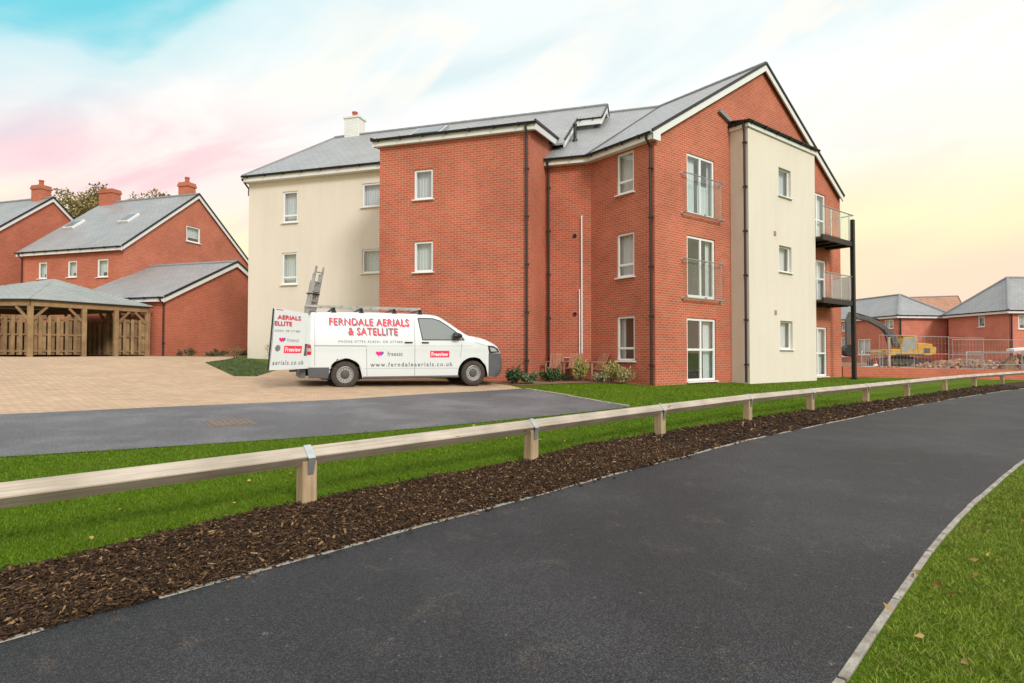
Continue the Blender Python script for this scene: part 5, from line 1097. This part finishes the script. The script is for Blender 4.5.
# ---------------------------------------------------------------- wooden chairs by the wall
def chair(label, x, y, rz):
    z = g1(x, y); T = thing('wooden_chair', label, 'chair', (x, y, z), rz, 'wooden chairs in the planting bed')
    c, s = math.cos(rz), math.sin(rz); W = lambda a, b, h: Vector((x + a * c - b * s, y + a * s + b * c, z + h)); X = (c, s, 0); Y = (-s, c, 0)
    st = MB()
    for k in range(5): st.box(W(0, -.22 + .10 * k, .40 - .012 * k), (.50, .085, .022), X, Y)
    st.build('seat', BENCHW, T)
    bk = MB()
    for k in range(5): 
        p, q = W(-.20 + .10 * k, .24, .38), W(-.20 + .10 * k, .46, .88); bk.bar(p, q, .085, .022, up=(-s * .9, c * .9, -.4))
    bk.build('backrest', BENCHW, T)
    for sx in (-1, 1):
        for b, h in ((-.24, .60), (.26, .42)):
            l = MB(); l.box(W(sx * .25, b, h / 2), (.05, .07, h), X, Y); l.build('leg', BENCHW, T)
        ar = MB(); ar.box(W(sx * .27, .0, .61), (.09, .62, .025), X, Y); ar.build('armrest', BENCHW, T)
chair('brown wooden chair nearest the corner downpipe', 1.42, 19.55, R_(-15)); chair('brown wooden chair standing in the middle under the white waste pipe', 2.02, 19.35, R_(-20)); chair('brown wooden chair turned sideways, right of the yellow green shrub', 2.62, 19.05, R_(-62))

# ---------------------------------------------------------------- manhole cover in the road
x, y = -4.28, 8.95; z = g1(x, y)
T = thing('manhole_cover', 'rusty square manhole cover set in the grey road', 'manhole cover', (x, y, z + .012))
ux = Vector((.80, .60, (g1(x + .8, y + .6) - z) )).normalized(); uy = Vector((-.60, .80, (g1(x - .6, y + .8) - z))).normalized()
RUST = mat('rusty_iron', (.22, .165, .13), .8, .0, 9, col2=(.14, .12, .105), bump=.4, bscale=30)
b = MB(); b.box((x, y, z + .010), (.64, .64, .012), ux, uy, ux.cross(uy)); b.build('frame', RUST, T)
b = MB(); nn = ux.cross(uy)
for i in (-1, 1): b.box(Vector((x, y, z + .018)) + ux * .14 * i, (.27, .56, .012), ux, uy, nn)
for i in range(-3, 4):
    for j in range(-3, 4): b.box(Vector((x, y, z + .026)) + ux * .08 * i + uy * .08 * j, (.035, .035, .006), ux, uy, nn)
b.build('lid', RUST, T)

# ---------------------------------------------------------------- building site on the right
def low_wall():
    pts = [(14.35, 25.75), (19.0, 26.8), (24.5, 28.0)]; T = MB()
    for a, b in zip(pts[:-1], pts[1:]):
        a = Vector(a); b = Vector(b); n = 8; u = (b - a).normalized()
        for k in range(n):
            p, q = a.lerp(b, k / n), a.lerp(b, (k + 1) / n); zp, zq = g1(*p), g1(*q); c = (p + q) / 2; h = .45
            T.box((c.x, c.y, (zp + zq) / 2 + h / 2 - .10), ((q - p).length, .215, h + .2), (u.x, u.y, 0), (-u.y, u.x, 0))
    tag(T.build('brick_wall', BRICK3), 'low red brick wall running right from the apartment block below the building site', 'wall')
low_wall()
YEL = mat('digger_yellow', (.72, .38, .06), .5, .0, 4, col2=(.40, .24, .06)); DGREY = mat('digger_grey', (.11, .11, .112), .5, .25, 5); RUBR = mat('muddy_track', (.11, .085, .065), .9, .4, 6)
def excavator():
    cx, cy = 27.65, 42.0; z = g1(cx, cy) - .05; ang = R_(-7); c, s = math.cos(ang), math.sin(ang)
    T = thing('excavator', 'yellow and grey tracked excavator with raised dark boom on the building site', 'excavator', (cx, cy, z), ang)
    X = Vector((c, s, 0)); Y = Vector((-s, c, 0)); W = lambda a, b, h: Vector((cx, cy, z + h)) + X * a + Y * b
    for sd in (-1, 1):
        t = MB(); n = 8; pr = [(-2.1 - .38 * math.sin(a), .40 - .38 * math.cos(a)) for a in [math.pi * k / n for k in range(n + 1)]] + [(1.9 + .38 * math.sin(a), .40 + .38 * math.cos(a)) for a in [math.pi * k / n for k in range(n + 1)]]
        t.prism([W(p[0], sd * 1.05 - .28, p[1]) for p in pr], Y * .56); 
        for k in range(16): t.box(W(-1.8 + .24 * k, sd * 1.05, .80), (.06, .58, .05), X, Y); t.box(W(-1.8 + .24 * k, sd * 1.05, .0), (.06, .58, .05), X, Y)
        o = t.build('track', RUBR, T)
        for k in range(6): w = MB(); w.lathe(W(-1.4 + .56 * k, sd * 1.05 - .30, .32), Y * -1, [(0, .16), (.05, .16), (.06, .05), (.06, 0)], 12); w.build('roller', DGREY, o)
    u = MB(); u.box(W(0, 0, .75), (1.8, 1.6, .5), X, Y); u.lathe(W(0, 0, 1.0), (0, 0, 1), [(0, .7), (.12, .7), (.12, 0)], 20); u.build('undercarriage', DGREY, T)
    h = MB(); h.prism([W(a, -1.25, b) for a, b in [(-2.1, 1.12), (2.1, 1.12), (2.3, 1.3), (2.2, 2.2), (1.5, 2.35), (.8, 2.3), (.78, 1.75), (-.4, 1.75), (-2.1, 1.7)]], Y * 2.5); hs = h.build('engine_house', YEL, T, bevel=.04)
    h = MB(); h.box(W(1.65, -1.265, 1.6), (.55, .02, .45), X, Y); h.box(W(.1, -1.262, 1.2), (2.6, .02, .12), X, Y); h.build('side_vent', DGREY, hs)
    h = MB(); h.prism([W(a, -1.2, b) for a, b in [(2.1, 1.15), (2.55, 1.25), (2.6, 1.9), (2.1, 2.0)]], Y * 2.4); h.build('counterweight', YEL, T, bevel=.05)
    k = MB(); cab = [(-.75, 1.2), (-.78, 2.0), (-.5, 2.95), (.62, 3.0), (.75, 2.8), (.75, 1.2)]; k.prism([W(a, -1.3, b) for a, b in cab], Y * 1.05); cb = k.build('cab', YEL, T, bevel=.05)
    g = MB(); g.poly([W(a, -1.305, b) for a, b in [(-.66, 1.5), (-.68, 2.0), (-.44, 2.82), (-.02, 2.85), (-.02, 1.5)]]); g.poly([W(a, -1.305, b) for a, b in [(.06, 1.7), (.06, 2.85), (.56, 2.87), (.66, 2.7), (.66, 1.7)]]); g.build('cab_window', mat('cab_glass', (.34, .38, .38), .1, .3, 3, spec=.7), cb)
    g = MB(); g.box(W(.05, -.75, 3.02), (1.3, 1.1, .08), X, Y); g.build('cab_roof', YEL, cb, bevel=.02)
    bm_ = MB(); y0 = -.9; bo = [(-.75, 2.1), (-1.2, 3.3), (-2.3, 4.3), (-3.5, 4.95), (-5.1, 5.2), (-5.2, 4.9), (-3.6, 4.5), (-2.5, 3.85), (-1.65, 3.0), (-1.15, 1.9)]
    bm_.prism([W(a, y0 - .2, b) for a, b in bo], Y * .4); bo_ = bm_.build('boom', DGREY, T, bevel=.03)
    r = MB(); r.tube([W(-1.7, y0 - .3, 1.5), W(-2.3, y0 - .3, 3.7)], .08, 8); r.tube([W(-2.5, y0, 4.65), W(-5.0, y0, 5.4)], .08, 8); r.build('hydraulic_ram', STEEL, bo_)
    st = MB(); st.prism([W(a, y0 - .18, b) for a, b in [(-4.95, 5.45), (-5.35, 5.45), (-5.7, 4.6), (-5.7, 2.0), (-5.4, 2.0), (-5.2, 4.4)]], Y * .36); st.build('stick', DGREY, T, bevel=.02)
    bu = MB(); n = 8; prf = [(-5.45 + .55 * math.cos(a), 1.6 + .6 * math.sin(a)) for a in [R_(40) + R_(230) * k / n for k in range(n + 1)]]; bu.prism([W(p[0], y0 - .5, p[1]) for p in prf], Y * 1.0); bu.build('bucket', STEEL, T)
    e = MB(); e.tube([W(1.3, .6, 2.0), W(1.3, .6, 2.5)], .06, 8); e.build('exhaust_pipe', STEEL, T)
excavator(); bpy.data.objects['excavator'].scale = (.70, .88, .71)
def mesh_panel(label, A, B, h, zb, group='temporary mesh fence panels'):
    A = Vector(A); B = Vector(B); u = (B - A).normalized(); T = thing('mesh_fence_panel', label, 'fence panel', (A.x, A.y, zb), group=group); f = MB()
    f.tube([V3(A, zb), V3(A, zb + h), V3(B, zb + h), V3(B, zb)], .019, 6); f.tube([V3(A, zb + .15), V3(B, zb + .15)], .016, 6); f.tube([V3(A, zb + h * .5), V3(B, zb + h * .5)], .012, 6); f.build('frame', GALV, T)
    w = MB(); n = int((B - A).length / .26)
    for k in range(1, n): p = A.lerp(B, k / n); w.bar(V3(p, zb + .15), V3(p, zb + h), .005, .005)
    for k in range(1, 5): w.bar(V3(A, zb + h * k / 5), V3(B, zb + h * k / 5), .004, .004)
    w.build('wire_mesh', GALV, T)
    for p in (A, B): q = MB(); q.box((p.x, p.y, zb + .06), (.62, .22, .14), (-u.y, u.x, 0), (u.x, u.y, 0)); q.build('foot_block', CONC, T)
fp = [(20.8, 33.4), (23.3, 34.2), (25.9, 35.0), (28.6, 35.8)]
zz = lambda p: g1(*p) - .02
labs = ['mesh fence panel beside the timber post, in front of the excavator cab', 'mesh fence panel in front of the yellow rear body of the excavator', 'mesh fence panel before the low earth heap, just right of the excavator']
for i in range(3): mesh_panel(labs[i], fp[i], fp[i + 1], 2.0, zz(fp[i]))
mesh_panel('tall mesh fence panel behind the rubble heap, below the right hand house', (32.5, 43.5), (41, 45.5), 2.0, .32)
mesh_panel('low mesh fence panel before the rubble heap with the white sack', (23.0, 28.9), (25.3, 29.3), 1.22, .12); mesh_panel('mesh fence panel cut off by the right edge of the picture', (25.35, 29.3), (27.9, 29.9), 1.25, .12)
def barrier(label, A, B, h, zb, m=GALV):
    A = Vector(A); B = Vector(B); T = thing('barrier', label, 'barrier', (A.x, A.y, zb), group='site barriers'); f = MB()
    f.tube([V3(A, zb), V3(A, zb + h - .08), V3(A.lerp(B, .05), zb + h), V3(B.lerp(A, .05), zb + h), V3(B, zb + h - .08), V3(B, zb)], .028, 8); f.tube([V3(A, zb + .25), V3(B, zb + .25)], .024, 6); f.build('frame', m, T, smooth=True)
    w = MB(); n = 12
    for k in range(1, n): p = A.lerp(B, k / n); w.bar(V3(p, zb + .25), V3(p, zb + h), .014, .014)
    w.build('bars', m, T)
    u = (B - A).normalized(); ft = MB()
    for t in (.1, .9): p = A.lerp(B, t); ft.bar(V3(p + Vector((-u.y, u.x)) * .3, zb + .02), V3(p - Vector((-u.y, u.x)) * .3, zb + .02), .06, .03)
    ft.build('feet', m, T)
barrier('grey steel crowd barrier by the gap between the two slate roofed houses', (29.4, 38.2), (31.0, 38.9), 1.1, .28); barrier('grey steel crowd barrier left of the excavator, beside the black column', (19.3, 32.6), (20.7, 33.0), 1.1, .30)
PLR = mat('red_plastic', (.60, .05, .03), .5, .1, 4)
barrier('red plastic barrier behind the excavator at the brick house', (32.0, 45.5), (34.2, 46.2), 1.0, .2, PLR)
def cone(label, x, y):
    z = g1(x, y); T = thing('traffic_cone', label, 'traffic cone', (x, y, z)); b = MB(); b.lathe((x, y, z + .03), (0, 0, 1), [(0, .17), (.6, .04), (.62, 0)], 16); b.build('cone', PLR, T, smooth=True)
    b = MB(); b.lathe((x, y, z + .25), (0, 0, 1), [(0, .126), (.14, .093)], 16); b.build('band', WHITEV, T); b = MB(); b.box((x, y, z + .015), (.42, .42, .03)); b.build('base', PLR, T)
cone('orange traffic cone beside the grey barrier behind the brick wall', 19.7, 32.0)
b = MB(); p = (21.4, 33.5); b.box((*p, zz(p) + .95), (.13, .10, 1.9)); b.box((*p, zz(p) + 1.88), (.16, .13, .05)); tag(b.build('timber_post', TIMBER, bevel=.01), 'pale upright timber post in front of the excavator cab', 'post')
def heap(label, cx, cy, r, h, m, n=260, bits=None, sz=.22):
    """earth mound with loose lumps lying on it"""
    z = g1(cx, cy); T = thing('rubble_heap', label, 'rubble heap', (cx, cy, z), group='heaps on the building site'); k = 22; V = []; F = []
    for i in range(k + 1):
        for j in range(28):
            a = j / 28 * 6.283; q = i / k; rr = r * q * (1 + .18 * math.sin(3 * a + cx) + .1 * math.sin(7 * a)); hh = h * (1 - q ** 1.6) * (1 + .15 * math.sin(5 * a + q * 6)) + rng.normal() * .04 * h * (1 - q)
            V.append((cx + rr * math.cos(a), cy + rr * .7 * math.sin(a), z - .03 + hh))
    for i in range(k):
        for j in range(28): F.append((i * 28 + j, i * 28 + (j + 1) % 28, (i + 1) * 28 + (j + 1) % 28, (i + 1) * 28 + j))
    b = MB(); b.add(V, F); b.build('mound', m, T, smooth=True)
    lm = MB()
    for _ in range(n):
        q = math.sqrt(rng.uniform(0, 1)) * .97; a = rng.uniform(0, 6.283); p = (cx + r * q * math.cos(a), cy + .7 * r * q * math.sin(a), z + h * (1 - q ** 1.6)); X = Vector(rng.normal(size=3)); Y = Vector(rng.normal(size=3)).cross(X); s = sz * rng.uniform(.4, 1.2)
        lm.box(p, (s, s * .6, s * .5), X, Y, X.cross(Y))
    lo = lm.build('loose_bricks', bits or m, T); lo['kind'] = 'stuff'
BITS = mat('broken_brick', (.40, .20, .13), .9, .0, 3, col2=(.22, .17, .13), island=.5)
heap('large heap of brick rubble under the white sack', 27.6, 32.2, 1.7, 1.05, SOIL, 420, BITS); heap('long low heap of earth and rubble right of the excavator', 30.6, 40.0, 3.6, .55, SOIL, 420, BITS, .3); heap('low pile of rubble behind the brick wall, left of the excavator tracks', 19.2, 30.5, 1.6, .28, SOIL, 140, BITS, .2)
b = MB(); n = 10; 
for i in range(n + 1): pass
b.lathe((27.9, 31.6, .95), (0, 0, 1), [(0, .28), (.1, .36), (.3, .38), (.48, .30), (.55, .16), (.62, .12)], 14); b.box((27.2, 31.8, 1.50), (.85, .5, .12), (1, .2, .1)); tag(b.build('white_sack', mat('white_sack', (.75, .76, .78), .7, .12, 3), smooth=True), 'crumpled white sack on the large rubble heap', 'sack')

# ---------------------------------------------------------------- trees behind the houses
BARK = mat('bark', (.10, .075, .05), .9, .4, 4)
def tree(label, x, y, z, h, r, c1, c2, n=9000, ln=.30, group='trees behind the left houses'):
    T = thing('tree', label, 'tree', (x, y, z), group=group); t = MB(); t.tube([(x, y, z), (x + .1, y, z + h * .3), (x - .1, y + .1, z + h * .55)], [.32, .24, .16], 8); limbs = []
    for k in range(16):
        a = rng.uniform(0, 6.283); e = rng.uniform(.2, 1.3); b0 = Vector((x, y, z + h * rng.uniform(.3, .55))); L_ = r * rng.uniform(.6, 1.05); d = Vector((math.cos(a) * math.cos(e), math.sin(a) * math.cos(e), math.sin(e) * 1.1)); p1 = b0 + d * L_ * .5 + Vector((0, 0, .2)); p2 = b0 + d * L_
        t.tube([b0, p1, p2], [.11, .07, .03], 6); limbs.append((b0, p1, p2))
    t.build('trunk', BARK, T, smooth=True); cl = []
    for b0, p1, p2 in limbs:
        for q in (p1.lerp(p2, .4), p2, p2 + Vector(rng.normal(size=3)) * r * .18): cl.append((np.array(q), r * rng.uniform(.14, .27)))
    P = np.zeros((n, 3))
    for i in range(n): c, s = cl[rng.integers(len(cl))]; v = rng.normal(size=3); v /= np.linalg.norm(v); P[i] = c + v * s * rng.uniform(.4, 1.05) * np.array([1, 1, .8])
    V, F = leaf_cloud(P, rng.normal(size=(n, 3)) + np.array([0, 0, -.3]), ln, ln * .6, rng); np_mesh('crown', V, F, leaf_mat(label[:26], c1, c2), T)
tree('olive green tree between the two left chimneys', -40.2, 55.0, 1.0, 20.5, 5.0, (.15, .15, .05), (.30, .25, .11)); tree('autumn brown tree right of the olive tree, behind the near left house', -35.0, 55.5, 1.0, 20.8, 5.0, (.20, .165, .06), (.32, .23, .10))

# ---------------------------------------------------------------- grass, bark chips, leaves
from bisect import bisect_left
def inside(poly, X, Y):
    P = np.array(poly); x1, y1 = P[:, 0], P[:, 1]; x2, y2 = np.roll(x1, -1), np.roll(y1, -1); c = np.zeros(len(X), bool)
    for a, b, d, e in zip(x1, y1, x2, y2):
        k = ((b > Y) != (e > Y)) & (X < (d - a) * (Y - b) / (e - b + 1e-12) + a); c ^= k
    return c
def in_view(X, Y, m=1.15): return (np.abs(X) < Y * .868 * m + .6) & (Y > 1.4)
def blades(name, poly, dens, h, w, m, ymax, excl=(), lean=.5):
    P = np.array(poly); lo, hi = P.min(0), P.max(0); hi[1] = min(hi[1], ymax); n = int((hi[0] - lo[0]) * (hi[1] - lo[1]) * dens); X = rng.uniform(lo[0], hi[0], n); Y = rng.uniform(lo[1], hi[1], n)
    k = inside(poly, X, Y) & in_view(X, Y)
    for e in excl: k &= ~inside(e, X, Y)
    X, Y = X[k], Y[k]; dist = np.hypot(X, Y); keep = rng.uniform(size=len(X)) < np.clip((5.2 / np.maximum(dist, .1)) ** 1.5, 0, 1); X, Y, dist = X[keep], Y[keep], dist[keep]; n = len(X); Z = gz(X, Y) + .004
    a = rng.uniform(0, 6.283, n); sc = np.clip(dist / 5.2, 1, 2.2); H = h * rng.uniform(.45, 1.25, n); W_ = w * rng.uniform(.7, 1.3, n) * sc; tx, ty = np.cos(a) * W_ / 2, np.sin(a) * W_ / 2; la = rng.uniform(0, 6.283, n); l = H * np.abs(rng.normal(size=n)) * lean; lx, ly = np.cos(la) * l, np.sin(la) * l
    A = np.stack([X - tx, Y - ty, Z], 1); B = np.stack([X + tx, Y + ty, Z], 1); M1 = np.stack([X + tx * .7 + lx * .4, Y + ty * .7 + ly * .4, Z + H * .6], 1); M0 = np.stack([X - tx * .7 + lx * .4, Y - ty * .7 + ly * .4, Z + H * .6], 1); C = np.stack([X + lx, Y + ly, Z + H * .95], 1)
    V = np.stack([A, B, M1, M0, C], 1).reshape(-1, 3); i = np.arange(n) * 5; F = np.concatenate([np.stack([i, i + 1, i + 2], 1), np.stack([i, i + 2, i + 3], 1), np.stack([i + 3, i + 2, i + 4], 1)])
    o = np_mesh(name, V, F, m); return struct(o, 'stuff')
GR = leaf_mat('grass_blade', (.062, .134, .002), (.122, .205, .004), .15); GR2 = leaf_mat('grass_blade_rough', (.080, .142, .005), (.225, .265, .035), .30)
strip_poly = MULCH_B + [(20, 26), (14, 24.5), (8, 18), (4.4, 16.5), (2.6, 12.3)] + ROAD_NEAR[::-1]
blades('grass', strip_poly, 6500, .024, .0045, GR, 15, lean=.8)
verge_poly = PATH_R + [(42, 10), (20, -1.5)]
blades('grass', [(p[0] + .03, p[1] - .03) for p in verge_poly[:len(PATH_R)]] + verge_poly[len(PATH_R):], 11000, .023, .0036, GR2, 9, lean=1.1)
lawn2 = ROAD_FAR + [(1.6, 17.6), (4.3, 17.7), (6.2, 19.1), (8.0, 19.4), (12, 22.5), (14.2, 25.4), (20, 26), (14, 21.5), (8, 15), (4.4, 13)]
blades('grass', lawn2, 700, .04, .010, GR, 26)
tri = [(-11.15, 21.5), (-7.96, 16.95), (-7.4, 17.2), (-7.85, 20.0), (-10.6, 24.3), (-11.3, 23.8)]
blades('grass', tri, 4500, .05, .012, leaf_mat('grass_blade_dull', (.07, .11, .04), (.11, .14, .06)), 26)
def chips():
    poly = MULCH_B + PATH_L[::-1]; P = np.array(poly); X = np.concatenate([rng.uniform(-4, 2.2, 480000), rng.uniform(-1, 19, 520000)]); Y = np.concatenate([rng.uniform(1.6, 8, 480000), rng.uniform(6.5, 23, 520000)]); k = inside(poly, X, Y) & in_view(X, Y); X, Y = X[k], Y[k]; d = np.hypot(X, Y); kk = rng.uniform(size=len(X)) < np.clip((7 / d) ** 1.3, 0, 1); X, Y, d = X[kk], Y[kk], d[kk]; n = len(X)
    L_ = np.clip(np.exp(rng.normal(-4.12, .58, n)), 0, .085) * np.clip(d / 6, 1, 2.); W_ = np.minimum(L_ * rng.uniform(.10, .5, n), .014 * np.clip(d / 6, 1, 2.)); T_ = W_ * rng.uniform(.2, .5, n); u = rng.normal(size=(n, 3)) * np.array([1, 1, .33]); u /= np.linalg.norm(u, axis=1, keepdims=True); r = rng.normal(size=(n, 3)) * np.array([.4, .4, 1]); v = np.cross(u, r); v /= np.linalg.norm(v, axis=1, keepdims=True); w = np.cross(u, v)
    X = X + rng.normal(size=n) * np.where(rng.uniform(size=n) < .05, .10, .022); Y = Y + rng.normal(size=n) * np.where(rng.uniform(size=n) < .05, .10, .022); Z = gz(X, Y) + .010 + rng.uniform(0, .024, n) + .010 * np.sin(X * 3.1 + Y * 2.3) ** 2; c = np.stack([X, Y, Z], 1); cs = []
    for sx, sy, sz in [(-1, -1, -1), (1, -1, -1), (1, 1, -1), (-1, 1, -1), (-1, -1, 1), (1, -1, 1), (1, 1, 1), (-1, 1, 1)]: cs.append(c + u * (sx * L_ * (.5 if sy > 0 else .4))[:, None] + v * (sy * W_ / 2)[:, None] + w * (sz * T_ / 2)[:, None])
    V = np.stack(cs, 1).reshape(-1, 3); i = (np.arange(n) * 8)[:, None]; F = np.concatenate([i + np.array([q]) for q in [(0, 3, 2, 1), (4, 5, 6, 7), (0, 1, 5, 4), (1, 2, 6, 5), (2, 3, 7, 6), (3, 0, 4, 7)]])
    m = bpy.data.materials.new('bark_chips'); m.use_nodes = True; nt = m.node_tree; N = nt.nodes.new; Lk = nt.links.new; b = nt.nodes['Principled BSDF']; b.inputs['Roughness'].default_value = .85; b.inputs['Specular IOR Level'].default_value = .2
    ge = N('ShaderNodeNewGeometry'); rp = N('ShaderNodeValToRGB'); Lk(ge.outputs['Random Per Island'], rp.inputs[0]); cr = rp.color_ramp; cr.interpolation = 'LINEAR'
    pts = [(0, (.019, .011, .006)), (.55, (.050, .027, .014)), (.82, (.088, .048, .024)), (.94, (.18, .105, .05)), (1, (.34, .22, .11))]
    while len(cr.elements) < len(pts): cr.elements.new(.5)
    for e, (p, cc_) in zip(cr.elements, pts): e.position = p; e.color = (*cc_, 1)
    Lk(rp.outputs[0], b.inputs['Base Color']); struct(np_mesh('bark_mulch', V, F, m), 'stuff')
chips()
def leaves():
    n = 260; X = rng.uniform(.5, 4.5, n); Y = rng.uniform(1.6, 6.2, n); k = inside(verge_poly, X, Y); X, Y = X[k], Y[k]; X2 = rng.uniform(-4, 3, 70); Y2 = rng.uniform(3.5, 10, 70); k = inside(strip_poly, X2, Y2); X = np.concatenate([X[:70], X2[k]]); Y = np.concatenate([Y[:70], Y2[k]]); n = len(X)
    P = np.stack([X, Y, gz(X, Y) + .035], 1); D = rng.normal(size=(n, 3)) * np.array([1, 1, .25]); V, F = leaf_cloud(P, D, .045, .030, rng, .3); struct(np_mesh('fallen_leaves', V, F, leaf_mat('dead_leaf', (.42, .30, .10), (.20, .10, .045))), 'stuff')
leaves()
